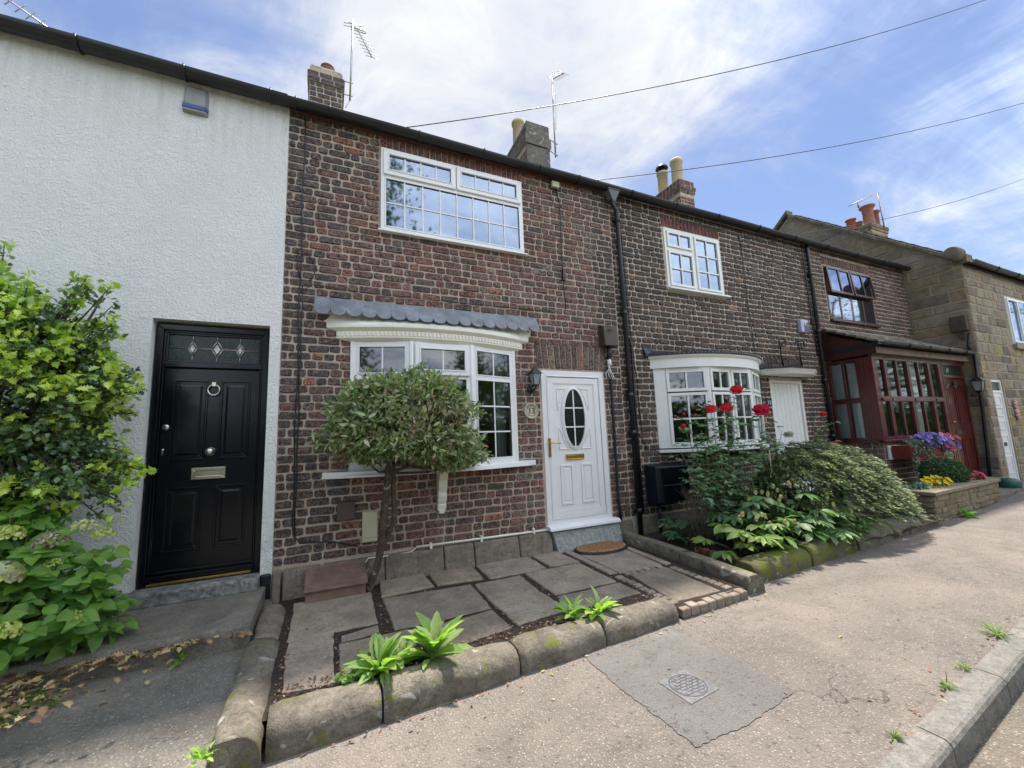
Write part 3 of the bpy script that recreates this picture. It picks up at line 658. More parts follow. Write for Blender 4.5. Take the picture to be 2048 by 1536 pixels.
# roofs, fascias, gutters
def roof(parent, x0, x1, ye, ze, yr, zr, mat, tile=.26):
    mb = MB(); n = int((yr-ye)/tile); dy, dz = (yr-ye)/n, (zr-ze)/n
    for side in (0, 1):
        for i in range(n):
            y, z = ye+dy*i, ze+dz*i
            q = [(x0, y, z+.022), (x1, y, z+.022), (x1, y+dy, z+dz+.006), (x0, y+dy, z+dz+.006)]
            lo = [(a, b, c-.04) for a, b, c in q]
            if side: q = [(a, 2*yr-b, c) for a, b, c in q][::-1]; lo = [(a, 2*yr-b, c) for a, b, c in lo][::-1]
            mb.hexa(lo, q)
    mb.box(x0, x1, yr-.1, yr+.1, zr-.02, zr+.07)
    mb.poly([(x0+.01, 0, 4.95), (x0+.01, 2*yr, 4.95), (x0+.01, yr, zr)]); mb.poly([(x1-.01, 0, 4.95), (x1-.01, yr, zr), (x1-.01, 2*yr, 4.95)])
    return mb.build('roof', mat, parent)
for P_, a, b in ((H0, -7, -.43), (H13, -.43, BX13), (H15, BX13, BX15), (H17, BX15, 13.05)): roof(P_, a+.001, b-.001, -.07, 5.02, 2.55, 6.72, M['tile'])
def gutter(parent, x0, x1, yc, zc, r, mat, brk=(), ext='x', closed=True):
    mb = MB(); n = 10; m = max(2, int((x1-x0)/.6)); prev = None; mb.smooth = True
    for rr, flip in ((r, 0), (r-.008, 1)):
        prev = None
        for i in range(m+1):
            x = x0+(x1-x0)*i/m; sag = .004*math.sin(x*2.1)
            q = mb.V([(x, yc+rr*math.cos(math.pi+math.pi*j/n), zc+sag+rr*math.sin(math.pi+math.pi*j/n)) for j in range(n+1)])
            if prev is not None:
                for j in range(n): mb.F(*((prev+j, prev+j+1, q+j+1, q+j) if not flip else (prev+j, q+j, q+j+1, prev+j+1)))
            prev = q
    mb.smooth = False
    for x in brk:
        mb.tube([(x, yc+(r+.006)*math.cos(math.pi+math.pi*j/10), zc+(r+.006)*math.sin(math.pi+math.pi*j/10)) for j in range(11)], .011, 6)
        mb.box(x-.008, x+.008, yc-r-.008, yc+r+.05, zc-.002, zc+.01)
    return mb.build('gutter', mat, parent)
gy, gz = -.125, 4.985
gutter(H0, -7, -.44, gy, gz+.005, .082, M['gutter'], (-2.9, -2.15, -1.35, -.6))
gutter(H13, -.44, BX13, gy, gz, .072, M['gutter'], (-.36, -.02, 1.0, 1.85, 2.7, 3.35))
gutter(H15, BX13, BX15, gy, gz, .072, M['gutter'], (4.35, 5.3, 6.3, 7.4, 8.5))
gutter(H17, BX15, 13.02, gy, gz, .072, M['gutter'], (9.6, 10.7, 11.8, 12.6))
for P_, a, b, m_ in ((H0, -7, -.43, M['soffit']), (H13, -.43, BX13, M['brown']), (H15, BX13, BX15, M['blackp']), (H17, BX15, 13.05, M['blackp'])):
    mb = MB(); zb = 4.935 if P_ is H13 else 4.975; mb.box(a, b, -.048 if P_ is not H0 else -.03, .0, zb, 5.03)
    if P_ is H13: mb.box(a, b, -.062, -.048, zb-.008, zb+.012)
    mb.build('fascia', m_, P_)

# downpipes
def downpipe(parent, x, y, z0, z1, r=.036, offset=True, brs=()):
    mb = MB(); pts = [(x, y, z0), (x, y, z1-.14)]
    if offset: pts += [(x-.01, y, z1-.1), (x-.10, y-.03, z1-.02), (x-.11, y-.03, z1+.04)]
    else: pts += [(x, y, z1)]
    mb.tube(pts, r, 14)
    for z in brs: mb.tube([(x, y, z-.035), (x, y, z+.035)], r+.009, 14); mb.box(x-.06, x+.06, y+.01, y+r+.03, z-.015, z+.015)
    return mb.build('downpipe', M['blackp'], parent)
dp = downpipe(H13, 4.10, -.065, -.25, 4.76, brs=(4.5, 3.0, 1.75, 1.2, .1))
mb = MB(); mb.hexa([(3.98, -.14, 4.76), (4.03, -.14, 4.76), (4.03, -.06, 4.76), (3.98, -.06, 4.76)], [(3.88, -.17, 4.93), (4.10, -.17, 4.93), (4.10, -.03, 4.93), (3.88, -.03, 4.93)])
mb.box(3.87, 4.11, -.18, -.02, 4.93, 4.955); mb.build('hopper', flat_mat('grey_hopper', (.11, .12, .13), .5, var=.2), H13, bevel=.006)
dp = downpipe(H15, 9.03, -.065, -.2, 4.95, offset=False, brs=(4.3, 3.1, 2.1, 1.0))
mb = MB(); mb.tube([(8.86, -.05, 4.93), (8.90, -.04, 4.6), (8.92, -.03, 3.4), (8.98, -.02, 2.6)], .012, 6); mb.build('waste_pipe', M['blackp'], H15)

# ------------------------------------------------------------------ chimneys (parts of their houses)
def chimney(parent, x0, x1, y0, y1, zb, zt, mat_i, mats, steps, colf, name='chimney'):
    mb = MB(); mb.m = 0; mb.box(x0, x1, y0, y1, zb, zt-.005); mb.m = 1
    faces = [(x0, x1, lambda u, v, d: (u, y0-d, v)), (y0, y1, lambda u, v, d: (x0-d, y0+y1-u, v)), (y0, y1, lambda u, v, d: (x1+d, u, v)), (x0, x1, lambda u, v, d: (x0+x1-u, y1+d, v))]
    for a, b, mp in faces: mb.masonry(a, b, zb, zt-.3, .1, (.22, .12), .012, .008, mp, colf)
    for i, (z0, z1, o) in enumerate(steps):
        mb.m = 0; mb.box(x0-o+.006, x1+o-.006, y0-o+.006, y1+o-.006, z0+.004, z1-.004); mb.m = 1
        fs = [(x0-o, x1+o, lambda u, v, d: (u, y0-o-d+.006, v)), (y0-o, y1+o, lambda u, v, d: (x0-o-d+.006, y0+y1-u, v)), (y0-o, y1+o, lambda u, v, d: (x1+o+d-.006, u, v))]
        for a, b, mp in fs: mb.masonry(a, b, z0, z1, z1-z0, (.22, .12), .01, .006, mp, colf)
    return mb.build(name, mats, parent)
def pot(parent, x, y, z, prof, mat, label=None):
    mb = MB(); mb.lathe(prof, (x, y, z), 20); o = mb.build('chimney_pot', mat, parent)
    if label: o['label'] = label
    return o
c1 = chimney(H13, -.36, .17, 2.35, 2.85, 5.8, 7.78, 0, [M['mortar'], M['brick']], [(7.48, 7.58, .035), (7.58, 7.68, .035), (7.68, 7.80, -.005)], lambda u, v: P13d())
mb = MB(); mb.box(-.345, .155, 2.365, 2.835, 7.78, 7.84); mb.build('flaunching', M['mortar2'], c1, bevel=.02)
pot(c1, -.08, 2.55, 7.82, [(.11, 0), (.105, .08), (.125, .09), (.125, .12), (.105, .13), (.105, .155), (.12, .165), (.12, .19), (.10, .21), (.085, .23), (.07, .1)], flat_mat('sooty_terracotta', (.19, .10, .07), .85, var=.3, b=.3, bs=25))
c2 = chimney(H13, 3.80, 4.34, 2.25, 3.3, 5.8, 7.6, 0, [M['mortar'], M['brick']], [(7.42, 7.52, .04), (7.52, 7.62, .04), (7.62, 7.78, .0)], lambda u, v: P13())
mb = MB(); mb.box(3.785, 4.355, 2.215, 2.245, 5.9, 7.40); mb.box(3.755, 4.385, 2.19, 2.21, 7.40, 7.63); mb.box(3.79, 4.35, 2.205, 2.25, 7.63, 7.93); mb.build('cement_face', M['chimrender'], c2, bevel=.012)
mb = MB(); mb.hexa([(3.79, 2.25, 7.78), (4.35, 2.25, 7.78), (4.35, 3.3, 7.78), (3.79, 3.3, 7.78)], [(3.80, 2.25, 7.92), (4.34, 2.25, 7.92), (4.34, 3.28, 7.83), (3.80, 3.28, 7.83)]); mb.build('flaunching', M['chimrender'], c2)
pot(c2, 4.03, 3.05, 7.8, [(.145, 0), (.13, .72), (.155, .73), (.155, .80), (.13, .82), (.11, .82), (.10, .4)], M['buffpot'])
c3 = chimney(H15, 8.18, 8.66, 2.2, 3.15, 5.8, 7.50, 0, [M['mortar2'], M['redbrick']], [(7.30, 7.40, .03), (7.40, 7.50, .05), (7.50, 7.66, .02)], lambda u, v: PR() if rnd.random() < .6 else P17())
pot(c3, 8.42, 2.45, 7.62, [(.15, 0), (.14, .66), (.165, .68), (.165, .75), (.145, .79), (.12, .79), (.1, .4)], M['buffpot'])
p3 = pot(c3, 8.42, 2.95, 7.62, [(.145, 0), (.135, .66), (.155, .67), (.155, .73), (.12, .76), (.1, .4)], M['buffpot'])
mb = MB(); mb.lathe([(.075, .7), (.075, .86)], (8.42, 2.95, 7.62), 14); mb.lathe([(.17, .86), (.15, .92), (.02, 1.0)], (8.42, 2.95, 7.62), 18); mb.lathe([(.17, .86), (.01, .85)], (8.42, 2.95, 7.62), 18)
mb.build('rain_cowl', M['blackp'], p3)

# ------------------------------------------------------------------ windows and doors
def bars(mb, x0, x1, z0, z1, nx, nz, w_, y0, y1):
    for i in range(1, nx): x = x0+(x1-x0)*i/nx; mb.box(x-w_/2, x+w_/2, y0, y1, z0, z1)
    for j in range(1, nz):
        z = z0+(z1-z0)*j/nz
        for i in range(nx): mb.box(x0+(x1-x0)*i/nx+w_/2, x0+(x1-x0)*(i+1)/nx-w_/2, y0+.0008, y1-.0008, z-w_/2, z+w_/2)
def pane(mb, x0, x1, z0, z1, y): mb.poly([(x0, y, z0), (x1, y, z0), (x1, y, z1), (x0, y, z1)])
def inner(parent, x0, x1, z0, z1, y, mat, name='curtain', n=26, amp=.018, M_=None):
    mb = MB(); mb.M = M_; mb.smooth = True; k = n*2; pr = mb.V([(x0+(x1-x0)*i/k, y+amp*math.sin(i*1.7)+amp*.5*math.sin(i*.7), z0) for i in range(k+1)]); q = mb.V([(x0+(x1-x0)*i/k, y+amp*math.sin(i*1.7), z1) for i in range(k+1)])
    for i in range(k): mb.F(pr+i, pr+i+1, q+i+1, q+i)
    return mb.build(name, mat, parent)
# 13 upper window
fr = MB(); X0, X1, Z0, Z1 = .56, 2.46, 3.70, 4.775
fr.ring(X0, X1, Z0, Z1, .045, -.028, .04); fr.box(X0+.045, X1-.045, -.026, .04, 4.385, 4.435); fr.box(1.50-.022, 1.50+.022, -.026, .04, 4.435, Z1-.045)
for a, b in ((X0+.03, 1.492), (1.508, X1-.03)):
    fr.ring(a, b, 4.42, Z1-.028, .062, -.052, -.027); fr.ring(a+.052, b-.052, 4.472, Z1-.08, .014, -.060, -.050)
fr.ring(X0+.045, X1-.045, Z0+.045, 4.385, .016, -.034, -.02)
bars(fr, X0+.06, X1-.06, Z0+.06, 4.37, 8, 2, .018, -.022, -.014)
for a, b in ((X0+.09, 1.43), (1.57, X1-.09)): bars(fr, a, b, 4.48, Z1-.09, 4, 1, .018, -.040, -.034)
win = fr.build('window', M['white'], H13, bevel=.003)
pm = MB(); pane(pm, X0+.05, X1-.05, Z0+.05, 4.38, -.012); pane(pm, X0+.07, 1.45, 4.46, Z1-.07, -.031); pane(pm, 1.55, X1-.07, 4.46, Z1-.07, -.031)
pm.build('pane', M['glass_up'], win)
mb = MB(); mb.prism([(.525, -.075, 3.672), (.525, -.075, 3.69), (.525, -.02, 3.702), (.525, .02, 3.702), (.525, .02, 3.672)], (1.965, 0, 0)); mb.build('sill', M['white'], win, bevel=.003)
inner(win, .58, 2.44, 3.70, 4.75, .30, M['room'], 'blind', amp=.002)  # dark sheet behind the pane, painted as the unlit room
# 15 upper window (old painted wood)
fr = MB(); X0, X1, Z0, Z1 = 5.11, 6.44, 3.545, 4.615
fr.ring(X0, X1, Z0, Z1, .05, -.012, .05); xm = 5.765; fr.box(xm-.03, xm+.03, -.010, .05, Z0+.05, Z1-.05); fr.box(X0+.05, xm-.03, -.010, .05, 4.215, 4.275)
for a, b, c, d, nx, nz in ((X0+.05, xm-.03, 4.275, Z1-.05, 2, 1), (X0+.05, xm-.03, Z0+.05, 4.215, 2, 2), (xm+.03, X1-.05, Z0+.05, Z1-.05, 2, 3)):
    fr.ring(a+.004, b-.004, c+.004, d-.004, .04, -.032, .0); bars(fr, a+.044, b-.044, c+.044, d-.044, nx, nz, .026, -.024, -.005)
win = fr.build('window', M['whitewood'], H15, bevel=.003)
pm = MB(); pane(pm, X0+.05, X1-.05, Z0+.05, Z1-.05, -.004); pm.build('pane', M['glass_up'], win)
mb = MB(); mb.prism([(5.08, -.09, 3.515), (5.08, -.09, 3.545), (5.08, .02, 3.56), (5.08, .02, 3.515)], (1.42, 0, 0)); mb.build('sill', M['whitewood'], win, bevel=.004)
inner(win, 5.12, 6.43, 3.55, 4.6, .2, M['room'], 'blind', amp=.002)  # same dark sheet, the room's shade put into its colour
# 17 upper window, maroon; top lights stand ajar
fr = MB(); X0, X1, Z0, Z1 = 9.63, 11.44, 3.42, 4.62; xm = 10.53
fr.ring(X0, X1, Z0, Z1, .05, -.012, .05); fr.box(xm-.035, xm+.035, -.010, .05, Z0+.05, Z1-.05)
for a, b in ((X0+.05, xm-.035), (xm+.035, X1-.05)):
    fr.box(a, b, -.010, .05, 3.985, 4.035); bars(fr, a, b, Z0+.05, 3.985, 2, 1, .05, -.014, .0)
win = fr.build('window', M['maroon_d'], H17, bevel=.003)
for k, (a, b) in enumerate(((X0+.03, xm-.015), (xm+.015, X1-.03))):
    mb = MB(); mb.M = Matrix.Translation((0, -.02, Z1-.03)) @ Matrix.Rotation(R(-(4, 5)[k]), 4, 'X') @ Matrix.Translation((0, 0, -(Z1-.03)))
    mb.ring(a, b, 4.0, Z1-.03, .05, -.03, .0); bars(mb, a+.05, b-.05, 4.05, Z1-.08, 2, 1, .045, -.028, -.004)
    cs = mb.build('casement', M['maroon_d'], win, bevel=.003)
pm = MB(); pane(pm, X0+.05, X1-.05, Z0+.05, 3.985, -.006)
for k, (a, b) in enumerate(((X0+.07, xm-.05), (xm+.05, X1-.07))):
    pm.M = Matrix.Translation((0, -.02, Z1-.03)) @ Matrix.Rotation(R(-(4, 5)[k]), 4, 'X') @ Matrix.Translation((0, 0, -(Z1-.03))); pane(pm, a, b, 4.04, Z1-.07, -.012)
pm.M = None; pm.build('pane', M['glass_up'], win)
mb = MB(); mb.box(9.62, 11.50, -.07, .02, 3.375, 3.42); mb.build('sill', M['maroon_d'], win, bevel=.005)
inner(win, 9.65, 10.4, 3.45, 4.6, .2, M['greyblind']); inner(win, 10.8, 11.42, 3.45, 4.6, .16, M['greyblind'])

def facet(p0, p1):
    """matrix: local x from p0 to p1 (y=0 plane, outward -y)"""
    a, b = Vector((*p0, 0)), Vector((*p1, 0)); d = (b-a).normalized()
    return Matrix.Translation(a) @ Matrix(((d.x, -d.y, 0, 0), (d.y, d.x, 0, 0), (0, 0, 1, 0), (0, 0, 0, 1))), (b-a).length
# 13 bow window: three facets
BP = [(.27, -.02), (.885, -.20), (1.60, -.20), (2.235, -.02)]
fr = MB(); pm = MB(); zb, zt, ztr = .90, 2.32, 1.93
for k in range(3):
    fr.M, ln = facet(BP[k], BP[k+1]); pm.M = fr.M
    fr.ring(.012, ln-.012, zb, zt, .05, -.0, .05); fr.box(.062, ln-.062, .0005, .05, ztr-.022, ztr+.022)
    if k == 1:
        fr.ring(.035, ln-.035, ztr+.006, zt-.02, .062, -.032, -.0005); fr.ring(.085, ln-.085, ztr+.056, zt-.07, .014, -.04, -.031)
        bars(fr, .10, ln-.10, ztr+.07, zt-.085, 2, 1, .018, -.022, -.016); pane(pm, .08, ln-.08, ztr+.05, zt-.06, -.012)
    else: fr.ring(.062, ln-.062, ztr+.022, zt-.05, .014, -.008, .0); bars(fr, .076, ln-.076, ztr+.036, zt-.064, 2, 1, .018, .004, .010); pane(pm, .06, ln-.06, ztr+.02, zt-.05, .014)
    fr.ring(.062, ln-.062, zb+.05, ztr-.022, .014, -.008, .0); bars(fr, .076, ln-.076, zb+.064, ztr-.036, 2, 3, .018, .004, .010); pane(pm, .06, ln-.06, zb+.05, ztr-.02, .014)
fr.M = None
for (x, y) in BP[1:3]: fr.tube([(x, y+.012, zb+.001), (x, y+.012, zt-.001)], .03, 10)
for x in (BP[0][0], BP[3][0]): fr.box(x-.022, x+.022, -.03, .05, zb, zt)
bay = fr.build('bay_window', M['white'], H13, bevel=.003); pm.M = None; pm.build('pane', M['glass'], bay)
inner(bay, 2.0, 2.16, .9, 2.3, .10, M['greyblind'], n=6, amp=.012)
def arc(xa, xb, dep, n=28, p=2.0): return [(xa+(xb-xa)*i/n, -dep*max(0, (1-abs(2*i/n-1)**p))) for i in range(n+1)]
def loft(mb, rows, flip=False):
    k = len(rows[0]); b = [mb.V(r) for r in rows]
    for i in range(len(rows)-1):
        for j in range(k-1): q = (b[i]+j, b[i]+j+1, b[i+1]+j+1, b[i+1]+j); mb.F(*(q[::-1] if flip else q))
def plan(xa, xb, dep, z, y0=0): return [(x, y+y0, z) for x, y in arc(xa, xb, dep)]
mb = MB(); mb.smooth = True        # canopy and cornice of the bow window, swept in plan
rows = [plan(-.05, 2.525, .01, 2.66, -.005), plan(-.045, 2.52, .05, 2.60, -.005), plan(-.03, 2.505, .13, 2.55, -.005), plan(-.01, 2.485, .235, 2.515, -.008), plan(.0, 2.475, .285, 2.485, -.010)]
loft(mb, rows[::-1]); mb.smooth = False
loft(mb, [plan(.0, 2.475, .285, 2.46, -.010), rows[4]]); mb.smooth = True
loft(mb, [plan(.10, 2.38, .245, 2.425, -.008), plan(.05, 2.43, .265, 2.44, -.01), plan(.0, 2.475, .285, 2.46, -.010)]); mb.smooth = False
loft(mb, [plan(.10, 2.38, .245, 2.35, -.008), plan(.10, 2.38, .245, 2.425, -.008)]); mb.smooth = True
loft(mb, [plan(.24, 2.26, .20, 2.31, -.0), plan(.15, 2.33, .225, 2.33, -.004), plan(.10, 2.38, .245, 2.35, -.008)])
loft(mb, [plan(.24, 2.26, .0, 2.311, .12), plan(.24, 2.26, .20, 2.31, -.0)])
cor = mb.build('cornice', M['cream'], bay)
mb = MB(); pp = arc(.10, 2.38, .245, 52)
for i in range(52):
    x, y = (pp[i][0]+pp[i+1][0])/2, (pp[i][1]+pp[i+1][1])/2-.012; mb.box(x-.013, x+.013, y-.008, y+.02, 2.368, 2.418)
mb.build('dentil_course', M['cream'], bay, bevel=.006)
mb = MB(); XA, XB, ns = -.125, 2.60, 17; s = (XB-XA)/ns; lw = []
for i in range(ns):
    for j in range(0, 9): a = math.pi*j/8; lw.append((XA+s*(i+.5)-s/2*math.cos(a), 2.648-.075*math.sin(a)**.8))
ly = lambda z: -.018-.105*(2.80-z)/.2
t = mb.V([(x, ly(2.80), 2.80) for x, z in lw]); b_ = mb.V([(x, ly(z)-.012, z) for x, z in lw]); t2 = mb.V([(x, ly(2.80)+.006, 2.80) for x, z in lw]); b2 = mb.V([(x, ly(z)-.006, z) for x, z in lw])
for i in range(len(lw)-1): mb.F(b_+i, b_+i+1, t+i+1, t+i); mb.F(b2+i+1, b2+i, t2+i, t2+i+1); mb.F(b2+i, b2+i+1, b_+i+1, b_+i); mb.F(t+i, t+i+1, t2+i+1, t2+i)
mb.build('lead_apron', M['lead'], bay, smooth=False)
mb = MB(); sp = [(-.03, 0), (.12, -.10), (.87, -.27), (1.62, -.27), (2.37, -.10), (2.52, 0)]
mb.hexa([(x, y, .835) for x, y in sp], [(x, y*.98, .862) for x, y in sp]); mb.hexa([(x, y*.9, .862) for x, y in sp], [(x, y*.86, .90) for x, y in sp]); mb.build('sill', M['white'], bay, bevel=.004)
mb = MB(); prof = [(0, .40), (.045, .40), (.06, .45), (.05, .47), (.075, .50), (.095, .56), (.085, .60), (.115, .66), (.125, .74), (.16, .80), (.17, .83), (0, .83)]
for xb in (1.20,): mb.prism([(xb, -a, z) for a, z in prof][::-1], (.10, 0, 0))
mb.box(1.215, 1.285, -.05, 0, .375, .41); mb.tube([(1.25, -.02, .375), (1.25, -.02, .36)], .035, 10); mb.build('bracket', M['cream'], bay, bevel=.006)

# 13 front door
def door_leaf(mb, x0, x1, z0, z1, y, th=.045): mb.box(x0, x1, y, y+th, z0, z1)
fr = MB(); fr.ring(2.64, 3.66, .03, 2.085, .085, -.012, .08, wb=.10); fr.ring(2.715, 3.585, .118, 2.012, .014, -.022, .0)
d13 = fr.build('door', M['white'], H13, bevel=.004)
mb = MB(); mb.box(2.735, 3.565, .0, .05, .135, 1.99); mb.ring(2.735, 3.565, .135, 1.99, .085, -.010, .0); mb.ring(2.822, 3.478, .222, 1.903, .01, -.005, .0)
for a, b, c, d in ((2.875, 3.07, .29, .81), (3.20, 3.395, .29, .81)):
    mb.ring(a, b, c, d, .026, -.013, .0); mb.box(a+.05, b-.05, -.006, 0, c+.05, d-.05)
cx, cz = 3.133, 1.435; rx, rz = .165, .395
for (q0, q1, y0) in ((1.0, 1.20, -.022), (1.0, 1.10, -.030)):
    for i in range(48):
        a, b = 2*math.pi*i/48, 2*math.pi*(i+1)/48
        P = lambda an, k, y: (cx+(rx+(k-1)*.2)*math.cos(an), y, cz+(rz+(k-1)*.2)*math.sin(an))
        mb.hexa([P(a, q0, 0), P(b, q0, 0), P(b, q1, 0), P(a, q1, 0)], [P(a, q0, y0), P(b, q0, y0), P(b, q1, y0+.006), P(a, q1, y0+.006)])
for sx in (-1, 1):
    for sz in (-1, 1):     # curved triangular mouldings round the oval
        x = cx+sx*.255; z = cz+sz*(.40 if sz > 0 else .42); pts = [(x, z), (x-sx*.105, z)] + [(cx+sx*(rx+.07)*math.cos(t_), cz+sz*(rz+.07)*math.sin(t_)) for t_ in (1.15, .85, .6, .42)] + [(x, z-sz*.30)]
        for p_, q_ in zip(pts, pts[1:]+pts[:1]): mb.tube([(p_[0], -.004, p_[1]), (q_[0], -.004, q_[1])], .008, 6)
leaf = mb.build('leaf', M['white'], d13, bevel=.003)
mb = MB(); mb.poly([(cx+rx*math.cos(2*math.pi*i/48), -.004, cz+rz*math.sin(2*math.pi*i/48)) for i in range(48)]); mb.build('oval_pane', M['glassdark'], d13)
mb = MB(); mb.box(cx-.009, cx+.009, -.012, -.006, cz-rz, cz+rz)
for z in (cz-.125, cz+.135): hw = rx*math.sqrt(1-((z-cz)/rz)**2); mb.box(cx-hw, cx+hw, -.0115, -.0065, z-.009, z+.009)
mb.build('glazing_bar', M['white'], d13)
mb = MB(); mb.ring(2.97, 3.255, .87, .947, .012, -.022, -.0005); mb.box(2.985, 3.24, -.014, -.0005, .885, .932); mb.build('letterbox', M['brass'], d13, bevel=.004)
mb = MB(); mb.box(2.70, 2.735, -.030, -.022, .92, 1.17); mb.tube([(2.717, -.03, 1.11), (2.717, -.07, 1.11), (2.73, -.078, 1.11), (2.86, -.075, 1.095)], .009, 8); mb.build('handle', M['brass'], d13, bevel=.004)

# black door of the white house
fr = MB(); fy = .075; fr.ring(-1.475, -.54, -.01, 2.40, .055, fy-.02, fy+.10, wb=.02); fr.ring(-1.42, -.595, .01, 2.345, .018, fy, fy+.03, wb=.01)
fr.box(-1.42, -.595, fy-.008, fy+.06, 1.985, 2.03); fr.ring(-1.402, -.613, 2.03, 2.327, .02, fy+.004, fy+.03)
fr.box(-1.415, -.60, fy-.03, fy+.02, .03, .075); fr.box(-1.415, -.60, fy-.012, fy+.02, .085, .11)
d0 = fr.build('door', M['black'], H0, bevel=.005)
mb = MB(); mb.box(-1.40, -.615, fy+.02, fy+.06, .05, 1.975)
for a, b, c, d in ((-1.325, -1.045, 1.09, 1.865), (-.945, -.69, 1.09, 1.865), (-1.325, -1.045, .26, .84), (-.945, -.69, .26, .84)):
    mb.ring(a, b, c, d, .018, fy+.008, fy+.02); mb.ring(a+.018, b-.018, c+.018, d-.018, .05, fy+.019, fy+.035)
    mb.hexa([(a+.045, fy+.02, c+.045), (b-.045, fy+.02, c+.045), (b-.045, fy+.02, d-.045), (a+.045, fy+.02, d-.045)], [(a+.065, fy+.010, c+.065), (b-.065, fy+.010, c+.065), (b-.065, fy+.010, d-.065), (a+.065, fy+.010, d-.065)])
mb.build('leaf', M['black'], d0, bevel=.004)
mb = MB(); pane(mb, -1.385, -.63, 2.045, 2.312, fy+.022); mb.build('fanlight', M['glassdark'], d0)
mb = MB(); zc = 2.178; yy = fy+.016
mb.tube([(-1.385, yy, zc), (-.63, yy, zc)], .004, 5)
for x, h, w_ in ((-1.195, .07, .035), (-.995, .085, .048), (-.80, .07, .035)):
    q = [(x-w_, zc), (x, zc+h), (x+w_, zc), (x, zc-h)]
    for a, b in zip(q, q[1:]+q[:1]): mb.tube([(a[0], yy, a[1]), (b[0], yy, b[1])], .006, 5)
    mb.tube([(x, yy, zc+h), (x, yy, 2.312)], .004, 5); mb.tube([(x, yy, zc-h), (x, yy, 2.045)], .004, 5)
    mb.poly([(x-w_*.6, yy-.004, zc), (x, yy-.008, zc-h*.6), (x+w_*.6, yy-.004, zc), (x, yy-.008, zc+h*.6)])
mb.build('leaded_diamonds', M['steel'], d0)
ky = fy+.01
mb = MB(); mb.tube([(-.998+.048*math.sin(2*math.pi*i/24), ky-.022, 1.765+.052*math.cos(2*math.pi*i/24)) for i in range(25)], .0085, 8, cap=False); mb.box(-1.015, -.98, ky-.03, ky+.01, 1.80, 1.84); mb.build('knocker', M['chrome'], d0, bevel=.004)
mb = MB(); mb.lathe([(.042, 0), (.042, .006), (.02, .012), (.018, .035), (.036, .05), (.038, .065), (.02, .08), (.002, .083)], (-1.0, ky+.01, 1.165), 20, 'y'); mb.build('door_knob', M['chrome'], d0)
mb = MB(); mb.lathe([(.030, 0), (.030, .012), (.018, .018), (.002, .02)], (-1.36, ky+.01, 1.405), 16, 'y'); mb.build('lock', M['chrome'], d0)
mb = MB(); mb.lathe([(.012, 0), (.012, .012), (.002, .016)], (-1.37, ky+.01, 1.195), 12, 'y'); mb.box(-1.376, -1.364, ky-.006, ky+.01, 1.15, 1.19); mb.build('keyhole_cover', M['chrome'], d0)
mb = MB(); mb.ring(-1.14, -.868, .905, 1.015, .03, ky-.010, ky+.012); mb.box(-1.11, -.898, ky-.002, ky+.012, .935, .985); mb.build('letterbox', M['chrome'], d0, bevel=.003)
mb = MB(); mb.box(-1.40, -.615, fy-.05, fy+.02, .0, .022); mb.build('threshold_strip', M['brass'], d0, bevel=.003)

# 15 bow window
XA, XB, dep = 4.62, 7.08, .50
pl = [(4.66, -.02), (4.74, -.10), (5.33, -.42), (6.30, -.42), (6.96, -.10), (7.04, -.02)]
fr = MB(); pm = MB(); zb, zt, ztr = .95, 2.17, 1.79
for k, (p0, p1) in enumerate(((pl[1], pl[2]), (pl[2], pl[3]), (pl[3], pl[4]))):
    fr.M, ln = facet(p0, p1); pm.M = fr.M; fr.ring(.0, ln, zb, zt, .035, .0, .07)
    halves = 2 if k == 1 else 1
    for h in range(halves):
        a = .035+(ln-.07)*h/halves+(.012 if h else 0); b = .035+(ln-.07)*(h+1)/halves-(.012 if halves == 2 and h == 0 else 0)
        for (c, d, nz) in ((ztr+.008, zt-.035, 1), (zb+.035, ztr-.012, 2)):
            fr.ring(a, b, c, d, .045, -.018, .03); bars(fr, a+.045, b-.045, c+.045, d-.045, 2, nz, .026, -.010, .012); pane(pm, a+.04, b-.04, c+.04, d-.04, .012)
    if halves == 2: fr.box(ln/2-.012, ln/2+.012, .001, .05, zb+.035, zt-.035)
fr.M = None
fr.hexa([(4.62, .03, zb), (4.62, -.02, zb), (4.75, -.112, zb), (4.75, .03, zb)], [(4.62, .03, zt), (4.62, -.02, zt), (4.75, -.112, zt), (4.75, .03, zt)])
fr.hexa([(6.95, .03, zb), (6.95, -.112, zb), (7.08, -.02, zb), (7.08, .03, zb)], [(6.95, .03, zt), (6.95, -.112, zt), (7.08, -.02, zt), (7.08, .03, zt)])
bay = fr.build('bow_window', M['whitewood'], H15, bevel=.004); pm.M = None; pm.build('pane', M['glass'], bay)
mb = MB()
def fplan(o, z): return [(x, y-o, z) for x, y in arc(4.56-o, 7.12+o, .50, 28, 2.3)]
mb.smooth = True
loft(mb, [fplan(.0, 2.17), fplan(.0, 2.31)]); loft(mb, [fplan(.0, 2.31), fplan(.035, 2.335), fplan(.04, 2.36)])
loft(mb, [[(x, .0, 2.172) for x, y, z in fplan(0, 0)], fplan(0, 2.17)]); mb.build('frieze', M['whitewood'], bay)
mb = MB(); mb.smooth = True; loft(mb, [fplan(.045, 2.355), fplan(.05, 2.40)]); mb.smooth = False; loft(mb, [fplan(.05, 2.40), [(x, .01, 2.475) for x, y, z in fplan(.05, 0)]]); loft(mb, [[(x, .0, 2.356) for x, y, z in fplan(.045, 0)], fplan(.045, 2.355)])
mb.prism([(4.46, 0, 2.36), (4.46, -.06, 2.36), (4.46, -.06, 2.41), (4.46, 0, 2.51)], (.25, 0, 0)); mb.m = 1
